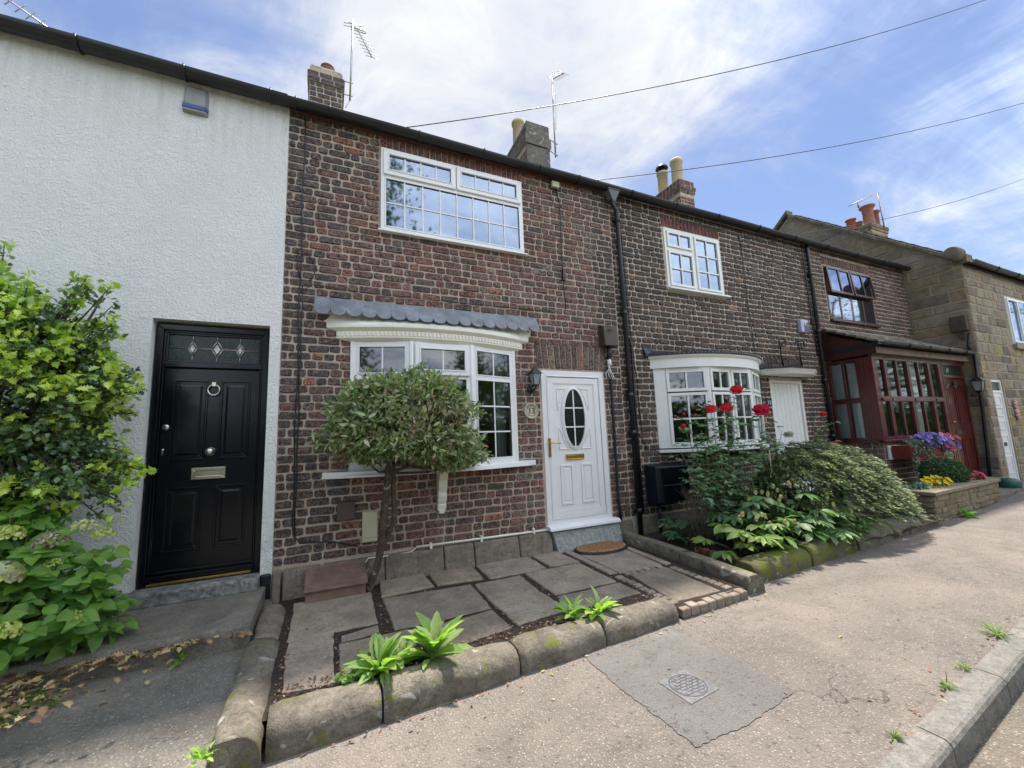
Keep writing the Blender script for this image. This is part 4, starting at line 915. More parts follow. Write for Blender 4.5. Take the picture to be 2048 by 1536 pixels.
for i, (x, y, z) in enumerate([(x, y-.051, 2.38) for x, y in arc(4.53, 7.17, .51, 44, 2.3)]): mb.lathe([(.007, 0), (.004, .004)], (x, y, z), 6, 'y')
mb.build('lead_roof', [M['leaddark'], M['chrome']], bay)
mb = MB(); mb.hexa([(x, y-.03, .885) for x, y in arc(4.60, 7.10, .50, 20, 2.3)], [(x, y-.03, .93) for x, y in arc(4.60, 7.10, .50, 20, 2.3)]); mb.build('sill', M['whitewood'], bay, bevel=.005)
inner(bay, 5.95, 6.5, .95, 2.1, -.22, M['greyblind'], n=14); inner(bay, 6.4, 6.9, .95, 2.1, -.05, M['greyblind'], n=14)
# 15 plank door, canopy
fr = MB(); fr.ring(7.41, 8.35, .0, 2.07, .05, .0, .1, wb=.03); d15 = fr.build('door', M['whitewood'], H15, bevel=.004)
mb = MB()
for i in range(7): x = 7.462+i*.1195; mb.box(x+.003, x+.1165, .03, .07, .04, 2.018)
mb.box(7.46, 8.30, .036, .06, .03, 2.02); mb.build('leaf', M['whitewood'], d15, bevel=.004)
mb = MB(); mb.box(7.70, 7.93, .018, .032, 1.03, 1.12); mb.box(7.73, 7.90, .014, .019, 1.05, 1.10); mb.build('letterbox', M['steel'], d15, bevel=.003)
mb = MB(); mb.tube([(7.50, .02, 1.22), (7.50, -.02, 1.22), (7.60, -.03, 1.22)], .008, 6); mb.build('handle', M['iron'], d15)
mb = MB(); cp = lambda o, z: [(7.10-o, 0.0, z), (7.10-o, -.14-o, z), (7.42, -.38-o, z), (8.14, -.38-o, z), (8.60+o, -.14-o, z), (8.60+o, 0.0, z)]
mb.hexa(cp(-.03, 2.145), cp(0, 2.19)); mb.hexa(cp(0.0, 2.19), cp(.02, 2.215)); mb.hexa(cp(.01, 2.215), cp(.03, 2.235)); can = mb.build('door_canopy', M['whitewood'], H15, bevel=.004)
mb = MB(); mb.hexa(cp(.04, 2.235), cp(.045, 2.262)); mb.hexa(cp(.03, 2.262), [(x, y*.15, 2.30) for x, y, z in cp(.0, 0)]); mb.build('lead_roof', M['leaddark'], can)

# 17 porch and bay (maroon)
PY = -.77
mb = MB(); mb.box(9.25, 11.88, PY+.02, 0, -.3, .86); mb.m = 1
mb.masonry(9.25, 11.86, -.1, .86, .0945, STR, .014, .009, lambda u, v, d: (u, PY+.015-d, v), lambda u, v: pal([(.22,.13,.08), (.17,.11,.08), (.12,.08,.06)], [2, 2, 1])())
mb.masonry(0, .75, -.1, .86, .0945, STR, .014, .009, lambda u, v, d: (9.245-d, -u, v), lambda u, v: pal([(.22,.13,.08), (.17,.11,.08)], [2, 2])())
mb.build('dwarf_wall', [M['mortar2'], M['brick2']], H17)
fr = MB(); pm = MB()
fr.box(9.20, 12.0, PY-.05, PY+.06, .86, .905); fr.box(9.20, 9.30, PY, 0, .862, .904)
fr.box(9.23, 9.34, PY-.005, PY+.10, .905, 2.46)
xs = [9.34, 9.69, 10.54, 11.39, 11.84]
for i in range(4):
    a, b = xs[i], xs[i+1]; nx = 2 if i in (1, 2) else 1
    for c, d in ((.905, 1.66), (1.66, 2.46)):
        fr.ring(a, b, c, d, .05, PY-.005, PY+.06)
        if nx == 2: fr.box((a+b)/2-.028, (a+b)/2+.028, PY+.002, PY+.055, c+.05, d-.05)
        pane(pm, a+.04, b-.04, c+.04, d-.04, PY+.03)
    fr.box(a+.02, b-.02, PY-.035, PY-.004, 1.62, 1.675)
fr.box(11.84, 11.92, PY-.004, PY+.07, -.02, 2.46)
# side return (x = 9.25): vertical boards and a two by two light
fr.M = Matrix(((0, 1, 0, 9.235), (-1, 0, 0, 0), (0, 0, 1, 0), (0, 0, 0, 1)))
pm.M = fr.M
fr.box(.52, .76, -.002, .05, .905, 2.46); fr.box(.575, .60, -.008, 0, .91, 2.45); fr.box(.65, .665, -.008, 0, .91, 2.45)
fr.ring(.02, .54, .905, 1.66, .045, .0, .05); fr.ring(.02, .54, 1.66, 2.46, .045, .0, .05); fr.box(.262, .30, .004, .045, .95, 1.615); fr.box(.262, .30, .004, .045, 1.705, 2.415)
pane(pm, .05, .51, .94, 1.63, .025); pane(pm, .05, .51, 1.69, 2.43, .025)
fr.M = None
porch = fr.build('bay_window', M['maroon'], H17, bevel=.004); pm.M = None; pm.build('pane', M['glass'], porch)
MS = Matrix(((0, 1, 0, 9.30), (-1, 0, 0, 0), (0, 0, 1, 0), (0, 0, 0, 1)))
inner(porch, .04, .24, .92, 2.4, .03, M['curtain'], n=14, amp=.012, M_=MS); inner(porch, .30, .44, .92, 2.4, .05, M['curtain'], n=10, amp=.01, M_=MS)
inner(porch, 11.0, 11.25, .92, 2.4, -.60, M['curtain'], n=8, amp=.01)
mb = MB(); mb.hexa([(9.20, PY-.10, 2.50), (9.24, PY-.10, 2.50), (9.24, 0, 2.50), (9.20, 0, 2.50)], [(9.20, PY-.10, 2.66), (9.24, PY-.10, 2.66), (9.24, 0, 3.06), (9.20, 0, 3.06)])
mb.box(9.22, 13.04, PY-.02, PY+.05, 2.46, 2.50); mb.build('gable_board', M['maroon_d'], H17)
mb = MB(); mb.box(9.20, 13.04, PY-.11, PY-.08, 2.50, 2.62); mb.box(9.24, 13.04, PY-.08, -.0, 2.50, 2.52); mb.build('fascia', M['fasciawood'], H17, bevel=.004)
mb = MB(); n = 6; sl = (3.17-2.70)/(.93)
for i in range(n):
    y0 = -.95+.95*i/n; y1 = y0+.95/n+.03; x = 9.14
    while x < 13.04:
        e = min(13.04, x+rnd.uniform(.22, .5)); z0 = 2.70+sl*(y0+.95)+rnd.uniform(0, .012); z1 = 2.70+sl*(y1+.95)-.01
        mb.hexa([(x+.004, y0, z0-.01), (e-.004, y0, z0-.01), (e-.004, min(y1, 0), z1-.02), (x+.004, min(y1, 0), z1-.02)], [(x+.004, y0+.004, z0+.03), (e-.004, y0+.004, z0+.03), (e-.004, min(y1, 0), z1+.012), (x+.004, min(y1, 0), z1+.012)]); x = e
mb.build('lean_to_roof', M['stoneslate'], H17)
mb = MB(); mb.box(9.13, 13.04, -.02, -.002, 3.15, 3.20); mb.build('flashing', M['steel'], H17)
gutter(H17, 9.16, 13.0, -.98, 2.685, .058, M['blackp'], (10.1, 10.9, 11.7, 12.5))
mb = MB(); mb.box(9.19, 9.21, -.93, 0, 2.62, 2.70); mb.build('bargeboard', M['blackp'], H17)
fr = MB(); fr.ring(11.92, 12.95, .0, 2.46, .055, PY-.01, PY+.07, wb=.04); fr.box(11.975, 12.895, PY-.012, PY+.06, 2.13, 2.19); d17 = fr.build('door', M['maroon'], H17, bevel=.004)
mb = MB(); mb.box(11.975, 12.895, PY+.025, PY+.06, .04, 2.13)
for a, b in ((12.06, 12.40), (12.47, 12.81)):
    mb.ring(a, b, 1.15, 1.90, .022, PY+.012, PY+.025); mb.ring(a, b, .15, .85, .022, PY+.012, PY+.025)
    pts = [(a+(b-a)*i/10, PY+.018, 1.90+.09*math.sin(math.pi*i/10)) for i in range(11)]; mb.tube(pts, .012, 6)
mb.build('leaf', M['maroon'], d17, bevel=.003)
mb = MB(); pane(mb, 11.975, 12.895, 2.19, 2.405, PY+.02); mb.build('fanlight', M['glassdark'], d17)
mb = MB(); mb.tube([(12.03, PY+.02, 1.19), (12.03, PY-.03, 1.19), (12.13, PY-.035, 1.18)], .008, 6); mb.build('handle', M['brass'], d17)
mb = MB(); mb.ring(12.19, 12.43, .93, 1.0, .012, PY+.01, PY+.024); mb.box(12.202, 12.418, PY+.016, PY+.024, .942, .988); mb.build('letterbox', M['brownp'], d17)
mb = MB()
for i in range(9): a = i*.7; mb.tube([(12.43+.06*math.cos(a), PY+.01, 1.98+.09*math.sin(a)), (12.43+.06*math.cos(a+.5), PY-.01, 1.98+.09*math.sin(a+.5)), (12.43, PY, 1.98)], .012, 5)
mb.build('knocker', M['iron'], d17)
def text(s, size, mat, name, parent, M_, ext=.0015, font_off=0.0):
    cu = D.curves.new(name, 'FONT'); cu.body = s; cu.size = size; cu.extrude = ext; cu.align_x = 'CENTER'; cu.align_y = 'CENTER'; cu.offset = font_off
    o = D.objects.new(name, cu); col.objects.link(o); dg = bpy.context.evaluated_depsgraph_get(); me = D.meshes.new_from_object(o.evaluated_get(dg))
    D.objects.remove(o); me.materials.clear(); me.materials.append(mat); me.transform(M_)
    o = D.objects.new(name, me); col.objects.link(o)
    if parent: o.parent = parent; o.matrix_parent_inverse = Matrix.Translation(-parent.location)
    return o
def TM(x, y, z, roll=0): return Matrix.Translation((x, y, z)) @ Matrix.Rotation(R(roll), 4, 'Y') @ Matrix.Rotation(R(90), 4, 'X')
text('17', .12, M['whitewood'], 'number', d17, TM(12.25, PY+.014, 2.29))

# ------------------------------------------------------------------ stone house
SY, SX = -1.03, 13.07
mb = MB(); G = lambda y: 4.96+(y+.84)*.85 if y < 2.45 else 4.96+(4.06-y)*.85+0*.0
RG = 2.45; ZR = 4.96+(RG+.84)*.85
gp = [(SX, SY, -.4), (SX, SY, 4.80), (SX, RG, ZR-.02), (SX, 2*RG-SY, 4.80), (SX, 2*RG-SY, -.4)]
mb.poly(gp[::-1]); mb.poly([(x+13, y, z) for x, y, z in gp]); mb.wall(SX+.006, SX+12.99, -.4, 4.80, [(13.42, 14.02, -.4, 2.10), (15.1, 16.4, 2.98, 4.20)], SY, SY+.3); mb.box(SX, SX+13, 2*RG-SY-.1, 2*RG-SY, -.4, 4.8)
mb.m = 1
cs = pal([(1.1, 1.0, .88), (.85, .80, .75), (1.25, 1.08, .80), (.62, .60, .60), (1.0, .98, .95), (1.5, 1.2, .75)], [4, 3, 3, 2, 3, 1])
gm = lambda u, v, d: (SX-d, u, v)
gl_ = lambda v: max(SY, (v-4.90)/.85-.84); gr_ = lambda v: 2*RG-gl_(v)
v = -.4
while v < ZR-.1:
    h = min(rnd.uniform(.20, .31), ZR-.06-v); a0, a1 = gl_(v), gl_(v+h)
    b1 = .03 if v+h < 4.75 else gr_(v+h)
    if b1-a1 > .2: mb.masonry(a1, b1, v, v+h, h, (.7, .5, .9, 1.1), .018, .012, gm, lambda u, v: cs(), j=.006, cut=.02, bev=.014)
    for q0, q1 in ((a0, a1), (gr_(v), gr_(v+h))):
        if v+h > 4.9 and abs(q1-q0) > .06:
            sg = 1 if q1 > q0 else -1; mb.col = cs(); tri = [(q0+sg*.03, v+.010), (q1-sg*.004, v+h-.02), (q1-sg*.004, v+.010)]
            if sg < 0: tri = tri[::-1]
            mb.hexa([gm(u_, v_, -.004) for u_, v_ in tri][::-1], [gm(u_, v_, .012) for u_, v_ in tri][::-1])
    v += h
mb.col = (1, 1, 1)
mb.masonry(SX, SX+5.0, -.4, 4.80, (.17, .25), (.4, .3, .55, .25), .018, .012, lambda u, v, d: (u, SY-d, v), lambda u, v: cs(), [(13.38, 14.06, -.4, 2.14), (15.05, 16.45, 2.90, 4.22)], j=.006, cut=.018, bev=.012)
mb.build('wall', [M['mortar3'], M['stone']], HS)
mb = MB()   # coping up the gable
yy = -.92
while yy < RG-.05:
    e = min(RG, yy+.62); z = lambda y: 4.99+(y+.84)*.85
    mb.hexa([(SX-.07, yy+.004, z(yy)-.06), (SX-.07, e-.004, z(e)-.06), (SX+.26, e-.004, z(e)-.06), (SX+.26, yy+.004, z(yy)-.06)], [(SX-.07, yy+.004, z(yy)+.05), (SX-.07, e-.004, z(e)+.05), (SX+.26, e-.004, z(e)+.05), (SX+.26, yy+.004, z(yy)+.05)]); yy = e
mb.hexa([(SX-.07, RG, ZR+.09), (SX-.07, RG+2.6, ZR+.09-2.2), (SX+.26, RG+2.6, ZR+.09-2.2), (SX+.26, RG, ZR+.09)], [(SX-.07, RG, ZR+.2), (SX-.07, RG+2.6, ZR+.2-2.2), (SX+.26, RG+2.6, ZR+.2-2.2), (SX+.26, RG, ZR+.2)])
mb.lathe([(.13, 0), (.15, .06), (.15, .3), (.13, .36)], (SX-.08, -1.02, 4.93), 14, 'x'); mb.box(SX-.06, SX+.26, -1.14, -.9, 4.74, 4.93)
mb.build('coping', M['kerb'], HS, bevel=.012)
mb = MB()
for i in range(16):
    y0 = -1.12+(RG+1.12)*i/16; y1 = -1.12+(RG+1.12)*(i+1)/16; z0 = 4.82+(y0+1.12)*.85; z1 = 4.82+(y1+1.12)*.85
    for x in np.arange(SX+.26, SX+12.9, .24): mb.hexa([(x, y0, z0-.02), (x+.235, y0, z0-.02), (x+.235, y1, z1-.02), (x, y1, z1-.02)], [(x, y0, z0+.045), (x+.235, y0, z0+.045), (x+.235, y1, z1+.01), (x, y1, z1+.01)])
mb.hexa([(SX+.26, RG, ZR-.1), (SX+12.9, RG, ZR-.1), (SX+12.9, 2*RG+1.1, 4.7), (SX+.26, 2*RG+1.1, 4.7)], [(SX+.26, RG, ZR), (SX+12.9, RG, ZR), (SX+12.9, 2*RG+1.1, 4.8), (SX+.26, 2*RG+1.1, 4.8)])
mb.build('roof', M['tile'], HS)
gutter(HS, SX+.05, SX+12, SY-.14, 4.77, .07, M['gutter'], (14.4, 15.6, 17)); mb = MB(); mb.box(SX+.05, SX+12.9, SY-.06, SY, 4.68, 4.80); mb.build('fascia', M['blackp'], HS)
ch = chimney(HS, 17.0, 18.05, 2.05, 2.85, 6, 8.10, 0, [M['mortar3'], stone_mat('chimney_stone', (.36, .27, .16), (.2, .15, .10), 0, .2, col_attr=True)], [(7.88, 7.98, .03), (7.98, 8.12, .05)], lambda u, v: cs())
for x, y, h, r in ((17.35, 2.75, .55, .15), (17.75, 2.7, .5, .12)): pot(ch, x, y, 8.10, [(r, 0), (r*.9, h*.9), (r*1.1, h*.92), (r*1.1, h), (r*.8, h), (r*.7, .2)], M['terra'])
pot(ch, 17.42, 2.25, 8.10, [(.2, 0), (.17, .1), (.15, .55), (.17, .6), (.16, .7), (.22, .74), (.24, .8), (.14, .8), (.12, .4)], M['terra']); pot(ch, 17.85, 2.25, 8.10, [(.13, 0), (.12, .62), (.17, .64), (.17, .7), (.1, .7), (.1, .4)], M['terra'])
fr = MB(); fr.ring(13.42, 14.02, -.2, 2.10, .06, SY+.02, SY+.1); fr.box(13.48, 13.96, SY+.022, SY+.09, 1.80, 1.85); ds = fr.build('door', M['white'], HS, bevel=.004)
mb = MB(); mb.box(13.48, 13.96, SY+.04, SY+.08, -.14, 1.80)
for z in (.0, .45, .95, 1.25, 1.5): mb.ring(13.56, 13.88, z+.02, z+(.22 if z > .5 else .4), .02, SY+.028, SY+.04)
mb.build('leaf', M['white'], ds, bevel=.003); mb = MB(); pane(mb, 13.48, 13.96, 1.85, 2.04, SY+.05); mb.build('pane', M['glassdark'], ds)
mb = MB(); mb.box(13.60, 13.72, SY+.02, SY+.03, .62, .70); mb.build('letterbox', M['blackp'], ds)
fr = MB(); fr.ring(15.13, 16.40, 3.0, 4.20, .06, SY-.01, SY+.06); fr.ring(15.16, 15.80, 3.04, 4.16, .05, SY-.04, SY-.01); ws = fr.build('window', M['white'], HS, bevel=.004)
mb = MB(); pane(mb, 15.17, 16.36, 3.04, 4.16, SY+.0); mb.build('pane', M['glass_up'], ws); mb = MB(); mb.box(15.05, 16.45, SY-.08, SY+.02, 2.88, 3.0); mb.build('sill', M['stone'], ws); inner(ws, 15.2, 16.35, 3.0, 4.2, SY+.15, M['curtain'], amp=.01)
mb = MB(); mb.tube([(SX-.04, -.97, 2.60), (SX-.05, -.95, 1.6), (SX-.05, -.90, .6), (SX-.05, -.86, -.05)], .028, 8); mb.tube([(SX-.04, -.96, 2.60), (SX-.03, -.9, 2.85), (SX-.02, -.95, 3.15)], .02, 8); mb.build('downpipe', M['gutter'], HS)

# ------------------------------------------------------------------ things fixed to the walls
def one(name, mb, mat, label, cat, group=None, **k): return tag(mb.build(name, mat, **k), label, cat, group)
t = empty('alarm_box', (-1.27, 0, 4.75), 'grey burglar alarm box with a blue strip high on the white wall', 'alarm box')
mb = MB(); mb.hexa([(-1.385, 0, 4.60), (-1.155, 0, 4.60), (-1.155, 0, 4.91), (-1.385, 0, 4.91)][::-1], [(-1.375, -.075, 4.61), (-1.185, -.075, 4.61), (-1.20, -.055, 4.89), (-1.36, -.055, 4.89)][::-1]); mb.build('housing', M['alarm'], t, bevel=.012)
mb = MB(); mb.hexa([(-1.38, -.03, 4.635), (-1.165, -.03, 4.635), (-1.165, -.03, 4.685), (-1.38, -.03, 4.685)][::-1], [(-1.377, -.081, 4.637), (-1.183, -.081, 4.637), (-1.184, -.079, 4.683), (-1.375, -.079, 4.683)][::-1]); mb.build('blue_strip', M['blue'], t, bevel=.003)
t = empty('wall_lantern', (2.52, -.02, 1.85), 'small black four sided lantern on the bricks left of the white door', 'lantern', 'coach lanterns')
def lantern(t, x, y, z, s=1.0):
    mb = MB(); mb.lathe([(.05, 0), (.05, .012), (.03, .02), (.01, .03)], (x-.03*s, y, z-.12*s), 16, 'y'); mb.tube([(x-.03*s, y-.02, z-.12*s), (x-.02*s, y-.06, z-.15*s), (x, y-.10*s, z-.12*s), (x, y-.10*s, z-.07*s)], .012*s, 8); mb.build('wall_bracket', M['iron'], t)
    c = (x, y-.10*s)
    def sq(h, z): return [(c[0]-h*s, c[1]-h*s, z), (c[0]+h*s, c[1]-h*s, z), (c[0]+h*s, c[1]+h*s, z), (c[0]-h*s, c[1]+h*s, z)]
    mb = MB(); mb.hexa(sq(.035, z-.065*s), sq(.06, z+.085*s)); mb.build('glass_shade', M['lampglass'], t)
    mb = MB(); mb.hexa(sq(.03, z-.085*s), sq(.04, z-.065*s)); mb.hexa(sq(.078, z+.085*s), sq(.074, z+.097*s)); mb.hexa(sq(.07, z+.097*s), sq(.028, z+.155*s)); mb.hexa(sq(.018, z+.155*s), sq(.012, z+.175*s)); mb.tube([(c[0], c[1], z+.175*s), (c[0], c[1], z+.215*s)], [.008*s, .002*s], 6)
    for sx in (-1, 1):
        for sy in (-1, 1): mb.tube([(c[0]+sx*.037*s, c[1]+sy*.037*s, z-.065*s), (c[0]+sx*.062*s, c[1]+sy*.062*s, z+.085*s)], .005*s, 4)
    mb.build('lantern_frame', M['iron'], t)
lantern(t, 2.50, -.01, 1.93, .95)
t = empty('house_number_plaque', (2.467, -.02, 1.533), 'round pale stone plaque reading 13 below the lantern', 'plaque')
mb = MB(); mb.lathe([(.106, 0), (.106, .018), (.098, .026), (.090, .018), (.088, .016)], (2.467, -.01, 1.533), 40, 'y'); mb.build('disc', M['plaque'], t)
text('13', .105, M['ink'], 'number', t, TM(2.470, -.0275, 1.53), font_off=.001)
for word, r_, a0, st, flip in (('ROSEDALE', .071, 150, -17.2, 1), ('COTTAGE', .071, 215, 18.5, -1)):
    for i, chh in enumerate(word):
        a = R(a0+st*i); text(chh, .024, M['ink'], 'letter', t, TM(2.467+r_*math.cos(a), -.0275, 1.533+r_*math.sin(a), (90-math.degrees(a)) if flip > 0 else (-90-math.degrees(a))))
mb = MB(); mb.lathe([(.005, 0), (.004, .002)], (2.467-.073, -.0265, 1.53), 8, 'y'); mb.lathe([(.005, 0), (.004, .002)], (2.467+.073, -.0265, 1.53), 8, 'y'); mb.build('plaque_dots', M['ink'], t)
t = empty('house_number_plate', (7.30, -.02, 1.652), 'tiny dark blue enamel plate reading 15 beside the plank door', 'number plate')
mb = MB(); mb.box(7.225, 7.375, -.022, -.010, 1.60, 1.705); mb.build('plate', M['navy'], t, bevel=.003); text('15', .095, M['white'], 'number', t, TM(7.30, -.0235, 1.652))
mb = MB(); mb.prism([(.0+.14, -.01, .60), (.14, -.045, .585), (.14, -.065, .55), (.14, -.068, .405), (.14, -.01, .40)], (.175, 0, 0)); one('vent_cover', mb, M['brownp'], 'brown plastic vent cover low on the bricks left of the small tree', 'vent', bevel=.005)
t = empty('meter_box', (.47, -.02, .3), 'pale yellow meter box low on the wall behind the tree trunk', 'meter box')
mb = MB(); mb.box(.39, .545, -.045, -.005, .15, .465); mb.build('casing', M['beige'], t, bevel=.008); mb = MB(); mb.box(.405, .53, -.054, -.043, .195, .455); mb.box(.405, .53, -.05, -.043, .16, .185); mb.build('cover', M['beige'], t, bevel=.006)
t = empty('junction_box', (3.74, -.05, 2.6), 'rusty brown cable box above the white door beside the drainpipe', 'junction box')
mb = MB(); mb.hexa([(3.64, -.15, 2.46), (3.88, -.15, 2.46), (3.88, -.005, 2.46), (3.64, -.005, 2.46)], [(3.64, -.13, 2.74), (3.88, -.13, 2.74), (3.88, -.005, 2.80), (3.64, -.005, 2.80)]); mb.build('casing', M['ventbrown'], t, bevel=.008)
mb = MB(); mb.box(3.70, 3.79, -.157, -.147, 2.69, 2.70); mb.tube([(3.76, -.08, 2.46), (3.765, -.06, 2.33), (3.77, -.03, 2.28)], .035, 10); mb.build('spout', M['blackp'], t)
t = empty('conduit_cable', (3.8, 0, 1), 'thick black cable with frayed white joint running down beside the white door', 'cable')
mb = MB(); mb.tube([(3.77, -.03, 2.30), (3.79, -.03, 2.1), (3.785, -.03, 1.2), (3.775, -.03, .3), (3.79, -.04, .0)], .018, 8); mb.build('cable', M['blackp'], t)
mb = MB(); mb.tube([(3.76, -.05, 2.27), (3.765, -.06, 2.18)], .03, 8); mb.tube([(3.75, -.05, 2.2), (3.76, -.055, 2.12)], .016, 6)
for i in range(4): mb.tube([(3.765, -.05, 2.15), (3.68+.05*i, -.06, 2.06-.02*i), (3.70+.07*i, -.05, 1.99)], .005, 5)
mb.build('joint', M['whitewood'], t)
t = empty('television_cable', (3.09, 0, 4), 'thin black cable running from the small cream box down the wall between bay and door', 'cable')
mb = MB(); mb.tube([(3.03, -.02, 4.80), (3.09, -.015, 4.6), (3.075, -.014, 3.6), (3.085, -.014, 3.2), (3.095, -.012, 2.95)], .006, 6); mb.tube([(3.02, -.03, 4.80), (2.93, -.02, 4.65), (2.99, -.02, 4.55), (3.08, -.02, 4.5)], .005, 5); mb.build('cable', M['blackp'], t)
mb = MB(); mb.box(3.06, 3.105, -.045, -.005, 3.40, 3.57); mb.build('cable_clip', M['blackp'], t, bevel=.004)
mb = MB(); mb.box(2.945, 3.065, -.075, -.03, 4.80, 4.89); one('cream_socket_box', mb, M['beige'], 'small cream box under the gutter right of the upper window', 'socket box', bevel=.005)
mb = MB()
pts = [(-.27, -.015, 4.90)]+[(-.27+.008*math.sin(i), -.014, 4.85-i*.2) for i in range(1, 23)]+[(-.255, -.016, .30), (-.20, -.02, .24), (-.08, -.02, .215), (.10, -.02, .20), (.35, -.02, .12)]
mb.tube(pts, .007, 6)
mb.tube([(-.27, -.02, 3.24), (-.22, -.02, 3.28), (-.14, -.02, 3.2), (-.13, -.02, 3.05), (-.18, -.02, 2.96)], .006, 6); mb.tube([(-.30, -.02, 3.3), (-.30, -.02, 3.1), (-.26, -.02, 2.98)], .006, 6)
mb.tube([(-.245+.006*math.sin(i*2), -.014, 2.9-i*.2) for i in range(14)], .006, 6); mb.tube([(-.245, -.015, 2.85), (-.15, -.018, 2.93), (.3, -.014, 2.905), (1.2, -.014, 2.90), (2.9, -.014, 2.92)], .003, 5)
one('wall_cable', mb, M['blackp'], 'long thin black cable dropping down the bricks beside the white wall', 'cable')
mb = MB(); mb.tube([(4.14, -.02, 4.62), (4.20, -.02, 4.3), (4.22, -.018, 3.0), (4.28, -.018, 2.0), (4.30, -.018, 1.1), (4.38, -.02, .94), (4.55, -.02, .93)], .007, 6)
mb.tube([(4.20, -.03, 2.62), (4.215, -.035, 2.5), (4.205, -.03, 1.9), (4.20, -.035, 1.2), (4.20, -.03, .05)], .017, 7); one('wall_cable', mb, M['blackp'], 'black cables running down just right of the tall drainpipe', 'cable')
mb = MB(); mb.tube([(7.03, -.02, 4.76), (7.04, -.015, 3.6), (7.08, -.015, 2.6), (7.10, -.02, 2.05), (7.12, -.02, 1.5)], .007, 6); mb.box(7.07, 7.13, -.04, 0, 1.88, 2.08); mb.box(7.0, 7.05, -.03, 0, 4.70, 4.80)
one('wall_cable', mb, M['blackp'], 'thin black cable dropping between the upper window and the plank door', 'cable')
mb = MB(); mb.tube([(.96, -.035, .032), (1.8, -.035, .022), (2.62, -.035, .012)], .013, 10)
for x in (1.12, 1.72, 2.42): mb.box(x-.012, x+.012, -.055, -.01, -.01, .055)
one('conduit_pipe', mb, M['cream'], 'thin cream pipe clipped along the top of the stone plinth', 'pipe')
mb = MB(); mb.tube([(.96, -.035, .032), (.9, -.04, -.01), (.7, -.03, -.02), (.45, -.08, .0), (.40, -.10, -.06), (.43, -.12, -.12), (.45, -.1, -.1)], .006, 6); one('loose_wire', mb, M['cream'], 'loose pale wire curling down behind the tree trunk to the wooden box', 'wire')
t = empty('alarm_box', (8.55, -.03, 3.18), 'violet and white alarm box with a letter H beside the right drainpipe', 'alarm box')
mb = MB(); mb.box(8.46, 8.70, -.08, -.008, 3.04, 3.30); mb.build('housing', M['violetp'], t, bevel=.012); mb = MB(); mb.box(8.55, 8.69, -.086, -.079, 3.05, 3.24); mb.build('dark_panel', M['navy'], t); text('H', .13, M['white'], 'letter', t, TM(8.56, -.089, 3.21))
for x, lb in ((7.78, 'left black scroll iron bracket over the small door canopy'), (8.36, 'right black scroll iron bracket over the small door canopy')):
    mb = MB(); pts = [(x+.07, -.02, 2.34), (x-.02, -.05, 2.55), (x-.08, -.10, 2.72)]
    for i in range(16): a = R(200-i*26); r_ = .13*(1-i/20); pts.append((x-.0+r_*math.cos(a), -.10, 2.76+r_*math.sin(a)))
    mb.tube(pts, .012, 6); mb.tube([(x+.07, -.02, 2.34), (x+.07, -.30, 2.31)], .007, 6); one('scroll_bracket', mb, M['iron'], lb, 'iron bracket', 'scroll iron brackets')
t = empty('meter_cabinet', (4.65, -.15, .2), 'black metal cabinet on a post against the bricks behind the roses', 'cabinet')
mb = MB(); mb.hexa([(4.30, -.26, .20), (4.92, -.26, .20), (4.92, -.005, .20), (4.30, -.005, .20)], [(4.30, -.24, .70), (4.92, -.24, .70), (4.92, -.005, .73), (4.30, -.005, .73)]); mb.build('casing', M['bluebase'], t, bevel=.008)
mb = MB(); mb.box(4.40, 4.90, -.268, -.258, .215, .44); mb.box(4.40, 4.90, -.262, -.25, .455, .69); mb.build('door', M['black'], t, bevel=.004)
mb = MB(); mb.tube([(4.42, -.12, -.22), (4.42, -.12, .2)], .025, 10); mb.box(4.30, 4.62, -.2, -.02, .16, .20); mb.build('post', M['blackp'], t)
mb = MB(); mb.box(SX-.14, SX-.0, -.97, -.70, 3.20, 3.55); mb.box(SX-.09, SX-.03, -.90, -.80, 3.02, 3.2); one('junction_box', mb, M['ventbrown'], 'brown metal box high on the side wall of the stone house', 'junction box', bevel=.01)
t = empty('wall_lantern', (SX, -.85, 1.9), 'black lantern on the corner of the stone house beside the maroon porch', 'lantern', 'coach lanterns'); lantern(t, SX-.14, -.84, 1.93, 1.35)
mb = MB()
for i in range(14): mb.tube([(14.36+.04*math.sin(i*2), SY-.03, 1.20+i*.03), (14.36+.05*math.sin(i*2.6+1), SY-.05, 1.23+i*.03)], .03, 6)
one('hanging_ornament', mb, M['pinkorn'], 'pink and white hanging ornament right of the far white door', 'ornament')
mb = MB(); mb.lathe([(.16, 0), (.17, .12), (.1, .17), (.02, .18)], (12.2, -1.35, -.12), 16); one('green_bucket', mb, M['greenpot'], 'dark green rounded tub on the step by the stone house', 'tub')

# aerials and wires
t = empty('television_aerial', (.30, 2.3, 7.3), 'tall aerial with many rungs beside the left brick chimney', 'aerial', 'television aerials')
mb = MB(); mb.tube([(.295, 2.33, 7.30), (.325, 2.33, 8.98)], .016, 8); mb.build('mast', M['steel'], t)
mb = MB(); A, B = Vector((.325, 2.33, 8.95)), Vector((.65, 2.20, 8.19)); mb.tube([A, B], .011, 6)
for i in range(10):
    p_ = A.lerp(B, .1+.1*i); h = .11+.0*i; d_ = Vector((.95, .1, .10)).normalized(); mb.tube([p_-d_*h, p_+d_*h], .0055, 5)
for o in (-.03, .03): p_ = A.lerp(B, .04)+Vector((0, 0, o-.08)); mb.tube([p_-Vector((.17, 0, .03)), p_+Vector((.17, 0, .04))], .006, 5)
p_ = A.lerp(B, .28); mb.tube([p_+Vector((-.13, 0, -.02)), p_+Vector((.13, 0, -.0)), p_+Vector((.14, 0, .02)), p_+Vector((.12, 0, .04)), p_+Vector((-.12, 0, .02))], .008, 5); mb.build('antenna', M['steel'], t)
